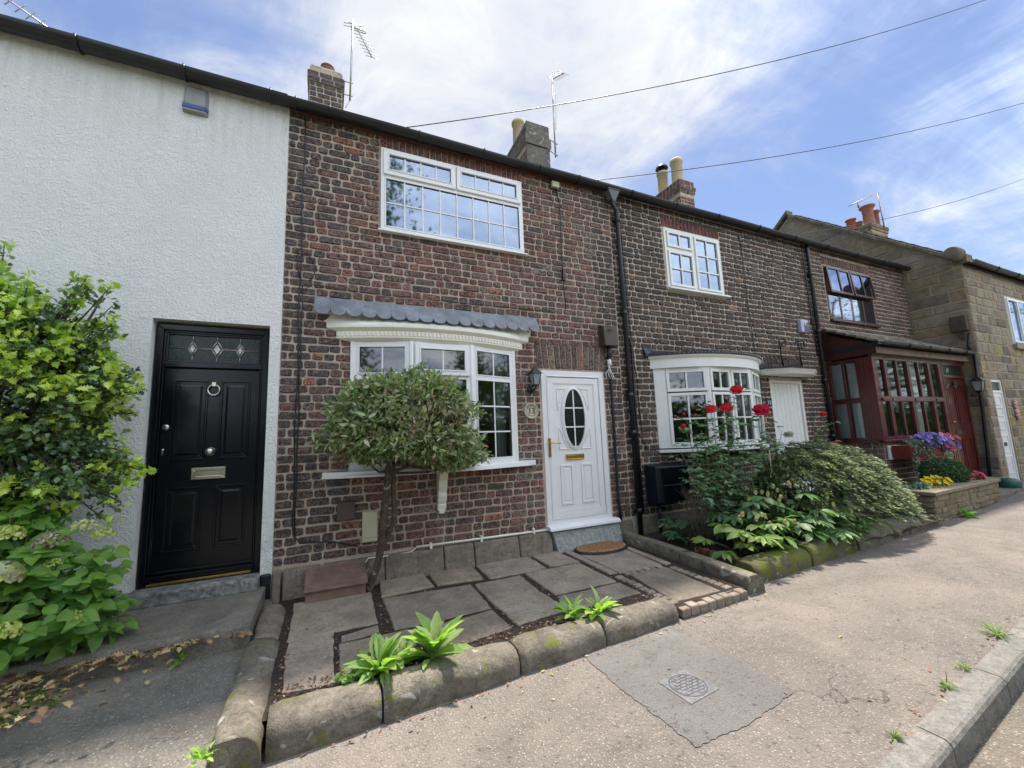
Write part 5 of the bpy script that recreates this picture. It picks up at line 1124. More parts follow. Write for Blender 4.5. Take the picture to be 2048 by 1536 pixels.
mb = MB()
for z in (7.40, 7.66):
    m2 = MB(); m2.tube([(.13, 2.38, z+.03), (.34, 2.33, z)], .011, 6); m2.build('wall_bracket', M['steel'], t)
mb.tube([(.30, 2.33, 7.32), (.22, 2.30, 7.1)], .006, 5); mb.build('lead_wire', M['steel'], t)
t = empty('television_aerial', (4.55, 2.2, 7.3), 'slim aerial seen end on beside the rendered grey chimney', 'aerial', 'television aerials')
mb = MB(); mb.tube([(4.545, 2.3, 7.33), (4.57, 2.3, 9.30)], .018, 8); mb.tube([(4.575, 2.28, 9.2), (4.61, 2.26, 8.6), (4.58, 2.28, 8.0)], .005, 5); mb.build('mast', M['steel'], t)
mb = MB(); mb.tube([(4.59, 2.34, 9.32), (4.52, 1.75, 8.92)], .014, 6)
for i in range(7): p_ = Vector((4.59, 2.34, 9.32)).lerp(Vector((4.52, 1.75, 8.92)), i/6.5); mb.tube([p_-Vector((.12, 0, -.01)), p_+Vector((.15, 0, .02))], .005, 5)
mb.build('antenna', M['steel'], t); mb = MB()
for z in (7.38, 7.66): mb = MB(); mb.tube([(4.36, 2.24, z+.02), (4.61, 2.3, z)], .012, 6); mb.build('wall_bracket', M['steel'], t)
t = empty('television_aerial', (17.8, 2, 8.1), 'aerial leaning over the red pots of the stone house chimney', 'aerial', 'television aerials')
mb = MB(); mb.tube([(17.72, 1.98, 8.0), (17.66, 1.98, 9.35)], .022, 8); mb.build('mast', M['steel'], t); mb = MB(); mb.tube([(17.66, 1.95, 9.35), (16.35, 2.3, 8.72)], .018, 6); mb.tube([(16.75, 2.2, 8.9), (16.75, 2.2, 8.7)], .03, 6); mb.build('antenna', M['steel'], t)
t = empty('television_aerial', (-3.5, 2.5, 6.7), 'aerial with crossed rungs above the roof of the white house', 'aerial', 'television aerials')
mb = MB(); mb.tube([(-3.55, 2.5, 6.6), (-3.55, 2.5, 7.15)], .016, 8); mb.build('mast', M['steel'], t); mb = MB(); A, B = Vector((-3.5, 2.5, 7.10)), Vector((-4.6, 2.5, 7.78)); mb.tube([A, B], .011, 6)
for i in range(9): p_ = A.lerp(B, .15+.1*i); d_ = Vector((.6, -.3, .5)).normalized(); mb.tube([p_-d_*.09, p_+d_*.09], .006, 5); d2 = Vector((-.3, .3, .8)).normalized(); mb.tube([p_-d2*.04, p_+d2*.04], .005, 5)
mb.build('antenna', M['steel'], t)
for a, b, lb in (((.55, -.03, 4.98), (9.35, -2.27, 8.5), 'overhead wire from the eaves beside the left upper window'), ((3.33, -.03, 4.97), (13.9, -2.2, 8.5), 'overhead wire from the eaves above the tall drainpipe'), ((7.83, -.03, 4.88), (18.3, -1.1, 8.5), 'overhead wire from the eaves left of the maroon window')):
    A, B = Vector(a), Vector(b); B = A+(B-A)*1.5; mb = MB(); mb.tube([A.lerp(B, i/30)-Vector((0, 0, .45*4*(i/30)*(1-i/30))) for i in range(31)], .0062, 6)
    one('overhead_wire', mb, M['gutter'], lb, 'wire', 'overhead wires')

# ------------------------------------------------------------------ things on the ground
t = empty('wooden_box', (.13, -.25, -.27), 'low brown slatted wooden box on the flags beside the tree', 'wooden box')
mb = MB(); mb.hexa([(-.125, -.375, -.28), (.40, -.375, -.28), (.40, -.12, -.28), (-.125, -.12, -.28)], [(-.125, -.375, -.150), (.40, -.375, -.150), (.40, -.12, -.045), (-.125, -.12, -.045)]); mb.build('box_side', M['deck'], t, bevel=.004)
mb = MB()
for i in range(7): y = -.40+i*.046; z = -.138+i*.0185; mb.hexa([(-.14, y, z-.013), (.415, y, z-.013), (.42, y+.039, z+.003), (-.13, y+.039, z+.003)], [(-.14, y, z), (.415, y, z), (.42, y+.039, z+.016), (-.13, y+.039, z+.016)])
mb.build('slatted_lid', M['deck'], t, bevel=.003)
mb = MB(); MC = (3.24, -.30)
ov = lambda k, z: [(MC[0]+.385*k*math.cos(2*math.pi*i/40)*1.0, MC[1]+.235*k*math.sin(2*math.pi*i/40), z) for i in range(40)]
t = empty('doormat', (MC[0], MC[1], -.235), 'oval brown coir doormat with black rubber rim below the white door', 'doormat')
mb.hexa(ov(1, -.243), ov(.97, -.222)); mb.build('rim', M['rubber'], t); mb = MB()
rows = [mb.V(ov(.90, -.222)), mb.V(ov(.88, -.214))]
for i in range(40): mb.F(rows[0]+i, rows[0]+(i+1) % 40, rows[1]+(i+1) % 40, rows[1]+i)
mb.F(*[rows[1]+i for i in range(40)]); mb.build('coir_top', M['mat_c'], t)
mb = MB()
for i in range(-5, 6):
    for j in range(-3, 4):
        x, y = i*.062+(j % 2)*.03, j*.05
        if (x/.33)**2+(y/.19)**2 < 1: mb.tube([(MC[0]+x-.026, MC[1]+y-.012, -.211), (MC[0]+x, MC[1]+y+.012, -.209), (MC[0]+x+.026, MC[1]+y-.012, -.211)], .0045, 4)
mb.build('raised_pattern', M['mat_c'], t)
# cast inspection cover, flush in its square frame
mz = lambda x: GZ(x)+.0075
t = empty('inspection_cover', (2.08, -2.72, -.38), 'small square grey inspection cover with a round ribbed lid set in the dark patch', 'inspection cover')
def onpave(pts, h=0): return [(x, y, mz(x)+h) for x, y in pts]
cq = [(1.951, -2.599), (2.203, -2.581), (2.215, -2.833), (1.96, -2.852)]; mb = MB(); mb.hexa([(x, y, mz(x)-.02) for x, y in cq][::-1], [(x, y, mz(x)) for x, y in cq][::-1]); mb.build('frame', M['cover'], t)
cc = (2.082, -2.716); mb = MB(); circ = lambda r, h: onpave([(cc[0]+r*math.cos(2*math.pi*i/40), cc[1]+r*math.sin(2*math.pi*i/40)) for i in range(40)], h)
dk = flat_mat('cover_groove', (.05, .05, .055), .9)
r0, r1 = mb.V(circ(.112, .0012)), mb.V(circ(.106, .0012))
for i in range(40): mb.F(r0+i, r0+(i+1) % 40, r1+(i+1) % 40, r1+i)
for k in range(-4, 5):
    o = k*.0235; h = math.sqrt(max(0, .104**2-o*o))
    for m_ in range(-4, 4):
        a, b = m_*.047+(k % 2)*.0235, m_*.047+.02+(k % 2)*.0235
        if abs(a) < h and abs(b) < h: mb.poly(onpave([(cc[0]+a, cc[1]+o-.0022), (cc[0]+b+.022, cc[1]+o-.0022), (cc[0]+b+.022, cc[1]+o+.0022), (cc[0]+a, cc[1]+o+.0022)], .0013))
        if abs(a) < h*.95 and k < 4: mb.poly(onpave([(cc[0]+a-.0022, cc[1]+o), (cc[0]+a+.0022, cc[1]+o), (cc[0]+a+.0022, cc[1]+o+.0235), (cc[0]+a-.0022, cc[1]+o+.0235)], .0014))
mb.build('lid_grooves', dk, t)

# planter wall of the maroon porch, window box
t = empty('stone_planter', (9.4, -1.5, -.2), 'low coursed stone planter wall in front of the maroon bay', 'planter')
mb = MB(); mb.hexa([(8.08, -1.745, -.3), (10.70, -1.63, -.3), (10.70, -1.45, -.3), (8.08, -1.53, -.3)], [(8.08, -1.745, .13), (10.70, -1.63, .13), (10.70, -1.45, .13), (8.08, -1.53, .13)]); mb.box(8.08, 8.28, -1.60, -.80, -.3, .13); mb.box(10.52, 10.70, -1.6, -.8, -.3, .12)
mb.m = 1; ps = pal([(1, 1, 1), (.8, .8, .8), (1.2, 1.1, .95), (.9, .7, .55)], [4, 3, 3, 1])
mb.masonry(8.06, 10.72, -.3, .13, .082, (.3, .2, .42), .012, .012, lambda u, v, d: (u, -1.755+(u-8.06)*.0433-d, v), lambda u, v: ps(), j=.006); mb.masonry(.8, 1.755, -.3, .13, .082, (.3, .2, .42), .012, .010, lambda u, v, d: (8.07-d, -u, v), lambda u, v: ps(), j=.006)
mb.build('wall', [M['mortar3'], M['planterstone']], t)
mb = MB(); x = 8.02
for w_ in (.42, .62, .6, .55, .5): mb.hexa([(x+.003, -1.80+(x-8.06)*.0433, .13), (x+w_-.003, -1.80+(x+w_-8.06)*.0433, .13), (x+w_-.003, -1.50+(x+w_-8.06)*.03, .13), (x+.003, -1.50+(x-8.06)*.03, .13)], [(x+.003, -1.80+(x-8.06)*.0433, .185), (x+w_-.003, -1.80+(x+w_-8.06)*.0433, .185), (x+w_-.003, -1.50+(x+w_-8.06)*.03, .185), (x+.003, -1.50+(x-8.06)*.03, .185)]); x += w_
mb.box(8.04, 8.32, -1.49, -.82, .131, .184); mb.box(10.45, 10.75, -1.38, -.82, .20, .25); mb.build('coping', M['planterstone'], t, bevel=.01)
mb = MB(); mb.hexa([(8.28, -1.55, -.3), (10.52, -1.45, -.3), (10.52, -.8, -.3), (8.28, -.8, -.3)], [(8.28, -1.55, .09), (10.52, -1.45, .09), (10.52, -.8, .1), (8.28, -.8, .1)]); mb.build('soil', M['soil'], t)
mb = MB(); mb.hexa([(10.74, -1.63, -.3), (12.9, -1.45, -.3), (12.9, -.79, -.3), (10.74, -.79, -.3)], [(10.74, -1.63, -.12), (12.9, -1.45, -.12), (12.9, -.79, -.12), (10.74, -.79, -.12)]); mb.box(11.9, 12.98, -1.1, -.78, -.12, .0); one('porch_step', mb, M['concrete'], 'pale concrete step in front of the maroon door', 'step', bevel=.012)
mb = MB(); mb.hexa([(7.15, -1.82, -.3), (8.04, -1.78, -.3), (8.04, -.1, -.3), (7.15, -.1, -.3)], [(7.15, -1.82, -.19), (8.04, -1.78, -.19), (8.04, -.1, -.17), (7.15, -.1, -.17)]); mb.box(7.35, 8.42, -.3, -.02, -.17, -.02); tag(mb.build('door_path', M['concrete'], bevel=.012), kind='structure')
t = empty('window_box', (10.0, -1.0, .56), 'red wooden window box below the maroon bay', 'window box')
mb = MB(); mb.hexa([(9.36, -1.05, .56), (10.62, -1.05, .56), (10.62, -.83, .56), (9.36, -.83, .56)], [(9.32, -1.09, .80), (10.66, -1.09, .80), (10.66, -.82, .80), (9.32, -.82, .80)]); mb.build('trough', M['redbox'], t, bevel=.006)
mb = MB(); mb.box(9.34, 10.64, -1.10, -1.07, .55, .575); mb.box(9.33, 10.65, -1.085, -1.065, .69, .70); mb.build('batten', M['redbox'], t, bevel=.003)
mb = MB(); mb.box(9.30, 9.75, -.80, -.765, .55, .80); one('air_brick_cover', mb, M['whitewood'], 'white panel low on the dwarf wall behind the juniper', 'vent', bevel=.004); bpy.context.view_layer.update()

# ------------------------------------------------------------------ plants
def stems_mesh(paths, mat, name, parent, n=5):
    mb = MB()
    for p, r in paths: mb.tube(p, r, n)
    return mb.build(name, mat, parent)
def ell(n, c, r, lo=.55, hi=1.0, up=None):
    d = rdir(n)
    if up is not None: d[:, 2] = np.abs(d[:, 2])*np.where(nr.rand(n) < up, 1, -1)
    k = nr.uniform(lo**2, hi**2, n)**.5; return np.array(c)+d*np.array(r)*k[:, None], d, k
# pruned bay tree
t = empty('small_tree', (.44, -.28, -.25), 'small round pruned tree with a leaning trunk in front of the bay window', 'tree')
tr = [([(.425, -.27, -.30), (.445, -.28, -.22), (.50, -.30, -.08), (.535, -.33, .08), (.555, -.36, .22), (.555, -.38, .36), (.575, -.42, .60), (.61, -.45, .93), (.66, -.47, 1.15)], [.055, .040, .036, .037, .034, .040, .034, .042, .03]),
 ([(.535, -.33, .10), (.60, -.34, .24), (.665, -.36, .38), (.67, -.38, .48), (.65, -.42, .72), (.65, -.45, .98)], [.025, .028, .024, .03, .022, .018])]
for i in range(16):
    a = rnd.uniform(0, 6.28); q = Vector((.62, -.45, .95+rnd.uniform(-.08, .1))); e = Vector((.80+.62*math.cos(a), -.52+.34*math.sin(a), 1.05+rnd.uniform(-.15, .45))); m_ = q.lerp(e, .5)+Vector((0, 0, -.05)); tr.append(([q, m_, e], [.016, .010, .004]))
stems_mesh(tr, M['bark'], 'trunk', t, 9)
def bay_surface(n, lo, hi):
    p, d, k = ell(n, (0, 0, 0), (1, 1, 1), lo, hi)
    x, y, z = p[:, 0], p[:, 1], p[:, 2]
    zz = np.where(z > 0, z*.67, z*.20)
    lump = 1+.07*np.sin(x*7+y*3)+.06*np.sin(y*9+z*8+1)+.05*np.sin(x*17+z*13)
    P = np.column_stack([.80+x*.775*lump, -.50+y*.47*lump, 1.22+zz*lump-.20*x*(x > 0)*(z < .3)-.04*x*(x < 0)])
    return P, d, k
n = 14500; P, d, k = bay_surface(n, .66, 1.01)
twn = 900; tc_, td, tk = bay_surface(twn, .78, 1.02); ci = nr.randint(0, twn, n); P = np.where((nr.rand(n) < .75)[:, None], tc_[ci]+nr.normal(size=(n, 3))*.035, P); d = np.where((nr.rand(n) < .75)[:, None], td[ci], d)
dr = nrm(d*.55+rdir(n)*.75+np.array([0, -.1, .12])); nm = nrm(rdir(n)+np.array([0, -.5, .9]))
hgt = (P[:, 2]-.9)/1.0; dryz = np.exp(-((P[:, 0]-.95)**2/.18+(P[:, 2]-1.42)**2/.06)); pd = nr.rand(n) < .22+.6*dryz
g = mixcols(n, [(.21, .30, .12), (.30, .38, .17), (.12, .19, .08), (.46, .50, .30)], [4, 3, 3, 1.2]); g2 = mixcols(n, [(.36, .32, .20), (.46, .42, .28), (.24, .23, .13), (.36, .24, .14)], [3, 3, 3, 1.3])  # palest leaf tones added as sunlit highlights, painted into the crown
tip = (hgt > .72) & (nr.rand(n) < .45); g[tip] = mixcols(int(tip.sum()), [(.26, .38, .10), (.32, .42, .13)], [1, 1])
cc_ = np.where(pd[:, None], g2, g)
foliage('crown', M['leafgloss'], t, T_LANCE, P, dr, nm, nr.uniform(.045, .09, n), cc_, nr.uniform(.8, 1.4, n))
# holly
t = empty('holly_bush', (-2.25, -.5, -.2), 'tall spiky holly bush with yellow green tips against the white wall', 'shrub')
C0 = np.array([-2.12, -.62, 1.55]); st = []; tips = []
for i in range(10): a = i*.63; st.append(([(-2.35+.05*math.cos(a), -.5, -.3), (-2.3+.10*math.cos(a), -.55+.05*math.sin(a), .6), (-2.15+.3*math.cos(a), -.6+.2*math.sin(a), 1.6+.2*math.sin(a*3)), (-2.1+.5*math.cos(a), -.6+.3*math.sin(a), 2.1+.4*math.sin(a*2))], [.035, .03, .02, .006]))
tips = []
for i in range(860):
    dv = Vector(rdir(1)[0]); r_ = rnd.uniform(.62, 1.0)
    prof = .80+.12*math.sin(dv.x*5+dv.z*4)+.1*math.sin(dv.z*9)
    p = Vector((-2.10+dv.x*1.04*r_*prof, -.66+dv.y*.44*r_, 1.50+dv.z*(1.32+.35*max(0, -dv.x) if dv.z > 0 else 1.25)*r_*prof+rnd.uniform(-.10, .14))); tips.append((p, dv, r_))
    if r_ > .8: q = Vector((-2.2, -.58, 1.5)).lerp(p, .55); st.append(([q, q.lerp(p, .5)+Vector((0, 0, -.02)), p], [.008, .006, .003]))
stems_mesh(st, M['twig'], 'branch', t)
Pp, Dd, Cc, Sz = [], [], [], []
for p, dv, r_ in tips:
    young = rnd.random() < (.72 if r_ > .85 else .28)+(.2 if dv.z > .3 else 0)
    for j in range(22):
        s = rnd.uniform(-.20, .03) if j < 15 else rnd.uniform(-.12, .02); off = Vector(rdir(1)[0])*.045; pos = p+dv*s+off
        Pp.append(pos); Dd.append(nrm(np.array(dv*.5+Vector(rdir(1)[0])*.8+Vector((0, 0, .1))))); fresh = young and s > -.07  # young growth at the twig ends is yellow green
        c_ = rnd.choice([(.56, .68, .10), (.44, .60, .09), (.34, .50, .10)]) if fresh else rnd.choice([(.09, .18, .06), (.06, .12, .045), (.13, .23, .08), (.18, .28, .13)])
        Cc.append(c_); Sz.append(rnd.uniform(.042, .075) if fresh else rnd.uniform(.035, .062))
foliage('foliage', M['leafgloss'], t, T_HOLLY, Pp, Dd, nrm(nr.normal(size=(len(Pp), 3))+np.array([0, -.4, 1.0])), Sz, Cc, 1.0)
# hydrangea
t = empty('hydrangea', (-1.75, -.85, -.13), 'broad leaved hydrangea with greenish flower heads at the black door step', 'shrub')
st = []; Pp, Dd, Nn, Cc, Sz = [], [], [], [], []
for i in range(260):
    a = rnd.uniform(0, 6.283); el = rnd.uniform(-.05, 1.45); dv = Vector((math.cos(a)*math.cos(el), math.sin(a)*math.cos(el), math.sin(el))); r_ = rnd.uniform(.5, 1.0)
    p = Vector((-1.83+dv.x*.66*r_, -.88+dv.y*.38*r_, .0+dv.z*.96*r_))
    b = Vector((-1.85+rnd.uniform(-.1, .1), -.80+rnd.uniform(-.08, .08), -.13)); st.append(([b, b.lerp(p, .5)+Vector((0, 0, .08)), p], [.008, .006, .004]))
    for w_ in range(3):
        ph = rnd.uniform(0, 3.14); q = p-(p-b).normalized()*(.02+.085*w_)
        for s in (0, 1, 2, 3)[: 4 if w_ == 0 else 2]:
            an = ph+s*(1.57 if w_ == 0 else 3.14); o = Vector((math.cos(an), math.sin(an), rnd.uniform(-.7, .4))); o = (o+dv*.35).normalized()
            Pp.append(q+o*.012); Dd.append(o); Nn.append((dv*.9+Vector((0, -.6, .55))+Vector(rdir(1)[0])*.45).normalized()); Sz.append(rnd.uniform(.07, .15) if w_ else rnd.uniform(.06, .115))
            Cc.append(rnd.choice([(.20, .38, .09), (.26, .45, .11), (.15, .31, .08), (.11, .24, .07)]) if w_ else rnd.choice([(.20, .36, .06), (.16, .30, .055)]))
stems_mesh(st, M['greenstem'], 'stem', t); foliage('foliage', M['leafsoft'], t, T_OVATE, Pp, Dd, Nn, Sz, Cc, 1.0)
heads = [((-1.80, -1.06, .70), .085, 'y'), ((-1.79, -1.12, .47), .12, 'p'), ((-1.43, -1.06, .71), .065, 'p'), ((-1.34, -1.05, .645), .06, 'y'), ((-1.69, -1.22, .17), .085, 'y'), ((-1.43, -1.12, .17), .05, 'y'), ((-1.59, -1.05, .63), .075, 'b'), ((-1.55, -1.08, .50), .04, 'y')]
for (x, y, z), r_, kd in heads:
    m_ = int(170*(r_/.1)**2)+30; dd = rdir(m_); dd[:, 2] = np.abs(dd[:, 2])*1.0-.25; dd = nrm(dd); pos = np.array([x, y, z])+dd*np.array([r_, r_*.8, r_*.6])
    pal_ = {'y': [(.50, .56, .10), (.36, .48, .10), (.60, .62, .25)], 'p': [(.50, .56, .25), (.58, .50, .42), (.46, .52, .36), (.54, .60, .18)], 'b': [(.50, .42, .36), (.30, .20, .16), (.62, .55, .48)]}[kd]
    foliage('flower_head', M['petal'], t, T_PETAL, pos, nrm(np.cross(dd, rdir(m_))), dd, r_*.24, mixcols(m_, pal_, [1]*len(pal_)), 1.3)
# leafy seedlings in the front bed
def rosette(x, y, z, s, label, group, nl=16, dark=False):
    t = empty('leafy_seedling', (x, y, z), label, 'plant', group); Pp, Dd, Nn, Sz, Cc = [], [], [], [], []
    for i in range(int(nl*1.35)):
        a = i*2.4+rnd.uniform(-.3, .3); el = rnd.uniform(.55, 1.45) if i > nl*.35 else rnd.uniform(.1, .6); dv = np.array([math.cos(a)*math.cos(el), math.sin(a)*math.cos(el)*.8, math.sin(el)])
        Pp.append(np.array([x, y, z])+dv*.01+np.array([rnd.uniform(-.03, .03), rnd.uniform(-.02, .02), .01])); Dd.append(dv); Nn.append(np.array([-math.cos(a)*.8, -math.sin(a)*.8, .9 if el < .8 else .35])); Sz.append(s*rnd.uniform(.6, 1.1)); Cc.append(rnd.choice([(.30, .42, .12), (.24, .36, .10), (.38, .48, .18), (.17, .29, .08)]))
    foliage('leaf', M['leafsoft'], t, T_FOX, Pp, np.array(Dd)+nr.normal(0, .12, (len(Dd), 3)), np.array(Nn)+nr.normal(0, .35, (len(Nn), 3)), Sz, Cc, nr.uniform(.6, .95, len(Pp))); return t
gs = 'pale green leafy seedlings in the front bed'
rosette(.70, -1.86, -.27, .27, 'tallest pale green leafy plant in the bed behind the long stone kerb', gs, 28)
rosette(.36, -1.86, -.27, .21, 'low spreading pale green plant left of the tallest seedling', gs, 26)
rosette(.48, -1.80, -.27, .17, 'small pale green leafy plant squeezed behind the two larger left seedlings', gs, 10)
rosette(1.83, -1.80, -.27, .17, 'left one of the two leafy plants near the patched worn kerb', gs, 14)
rosette(2.04, -1.86, -.27, .19, 'right one of the two leafy plants near the patched worn kerb', gs, 18)
n = 60; x = nr.uniform(.12, .30, n); y = nr.uniform(-1.93, -1.82, n)
t = empty('weed_clump', (.2, -1.88, -.27), 'low round leaved weed at the left end of the leafy seedlings', 'weed'); foliage('foliage', M['leafsoft'], t, T_OVATE, np.column_stack([x, y, nr.uniform(-.26, -.21, n)]), rdir(n)*[1, 1, .2], rdir(n)*.3+[0, 0, 1], .045, mixcols(n, [(.2, .34, .07), (.12, .22, .05)], [1, 1]), 1.2)
def weed(x, y, z, s, label, tmpl=T_OVATE, n=16, cols=((.15, .30, .06), (.22, .38, .07)), spread=.5, group=None):
    t = empty('weed', (x, y, z), label, 'weed', group); a = nr.uniform(0, 6.28, n); el = nr.uniform(.1, 1.3, n); dd = np.column_stack([np.cos(a)*np.cos(el), np.sin(a)*np.cos(el), np.sin(el)])
    foliage('foliage', M['leafsoft'], t, tmpl, np.array([x, y, z])+dd*nr.uniform(0, s*spread, (n, 1)), dd, rdir(n)*.4+[0, 0, 1], s*nr.uniform(.5, 1, n), mixcols(n, cols, [1]*len(cols)), 1.0); return t
weed(-.87, -1.0, -.28, .075, 'small green sprig growing at the foot of the black door landing', n=11, spread=1.2)
weed(-.50, -2.17, -.29, .05, 'pale green weed at the very bottom beside the long side kerb', n=34, cols=((.40, .52, .12), (.3, .45, .1)), spread=.9)
for x, dy, s, lb in ((4.37, .035, .09, 'grass tuft at the road kerb, the farthest and largest one'), (3.34, .03, .06, 'small grass tuft in the middle of the road kerb joint'), (3.66, .03, .05, 'tiny mossy tuft between the two grass tufts at the kerb'), (2.62, .03, .05, 'mossy tuft at the road kerb nearest the camera')):
    weed(x, ki(x)+dy, GZ(x), s, lb, T_STRAP, 46, ((.16, .26, .05), (.22, .32, .07), (.12, .16, .05)), group='grass tufts along the road kerb')
weed(8.85, -1.80, GZ(8.85), .13, 'green weed at the foot of the stone planter wall', n=16)
# strappy plant and litter at the left
t = empty('strappy_plant', (-1.62, -1.18, -.28), 'flattened pale strappy leaves below the hydrangea at the left edge', 'plant')
n = 70; a = nr.uniform(-1.2, 2.6, n); el = nr.uniform(.0, .5, n); foliage('foliage', M['leafsoft'], t, T_STRAP, np.array([-1.66, -1.15, -.27])+np.column_stack([nr.uniform(-.12, .12, n), nr.uniform(-.1, .1, n), np.zeros(n)]), np.column_stack([np.cos(a)*np.cos(el), np.sin(a)*np.cos(el)*.6-.1, np.sin(el)]), rdir(n)*.3+[0, 0, 1], nr.uniform(.1, .24, n), mixcols(n, [(.34, .42, .12), (.42, .46, .2), (.22, .30, .08)], [1, 1, 1]), .9)
def gz_left(x, y): return -.245+(-y)*.055
n = 340; x = -1.80+np.abs(nr.normal(0, .36, n)); y = nr.uniform(-1.75, -.98, n); e_ = nr.rand(n) < .25; x[e_] = nr.uniform(-1.5, -.5, e_.sum()); y[e_] = nr.uniform(-1.03, -.98, e_.sum())
o = foliage('leaf_litter', M['dry'], None, T_HOLLY, np.column_stack([x, y, gz_left(x, y)+nr.uniform(.012, .028, n)]), rdir(n)*[1, 1, .12], rdir(n)*.5+[0, 0, 1], nr.uniform(.03, .075, n), mixcols(n, [(.40, .28, .14), (.28, .16, .09), (.5, .38, .2), (.12, .07, .05), (.45, .42, .14)], [3, 3, 2, 3, 1])); tag(o, kind='stuff')
bx, by = [], []
for (x0, x1, y0, y1, m_) in ((-.2, 2.7, -1.88, -1.68, 900), (-.24, -.20, -1.9, -.3, 90), (.45, .53, -1.3, -.4, 120), (.10, .14, -1.8, -1.1, 50), (-.24, -.13, -.42, -.30, 60), (1.9, 1.98, -1.3, -.6, 50), (1.36, 1.42, -1.7, -.6, 60), (2.71, 2.76, -1.9, -.2, 60), (.6, .72, -1.8, -1.3, 50)): bx.append(nr.uniform(x0, x1, m_)); by.append(nr.uniform(y0, y1, m_))
bx, by = np.concatenate(bx), np.concatenate(by); n = len(bx)
o = foliage('bark_chippings', M['dry'], None, T_LANCE, np.column_stack([bx, by, -.272+nr.uniform(0, .012, n)]), rdir(n)*[1, 1, .25], rdir(n)*.8+[0, 0, 1], nr.uniform(.012, .032, n), mixcols(n, [(.30, .17, .12), (.42, .28, .2), (.10, .06, .045), (.05, .035, .03)], [3, 2, 4, 4]), 1.3); tag(o, kind='stuff')
n = 260; x = nr.uniform(-.2, 9, n); off = np.abs(nr.normal(0, .035, n)); y = np.where(nr.rand(n) < .7, -2.16+.022*(x+.25)-off, nr.uniform(-3.4, -2.2, n)); m_ = x > 3.9; y[m_] = np.where(nr.rand(m_.sum()) < .7, -1.92+.03*(x[m_]-3.95)-off[m_], nr.uniform(-3.0, -2.1, m_.sum()))
k_ = nr.rand(n) < .22; x[k_] = nr.uniform(2.2, 6, k_.sum()); y[k_] = ki(x[k_])+nr.uniform(.0, .06, k_.sum())
o = foliage('scattered_leaves', M['dry'], None, T_LANCE, np.column_stack([x, y, -.42+.02*x+nr.uniform(.004, .012, n)]), rdir(n)*[1, 1, .15], rdir(n)*.5+[0, 0, 1], nr.uniform(.012, .04, n), mixcols(n, [(.34, .16, .09), (.2, .11, .07), (.5, .36, .2), (.3, .34, .1)], [3, 4, 2, 1]), 1.3); tag(o, kind='stuff')
n = 90; x = nr.uniform(-.2, 3.6, n); y = nr.uniform(-1.9, -.15, n)
o = foliage('fallen_leaves', M['dry'], None, T_LANCE, np.column_stack([x, y, fz(y)+.012]), rdir(n)*[1, 1, .1], rdir(n)*.3+[0, 0, 1], nr.uniform(.012, .035, n), mixcols(n, [(.3, .2, .12), (.14, .09, .07), (.5, .42, .3), (.2, .28, .12)], [3, 3, 1, 1]), 1.2); tag(o, kind='stuff')

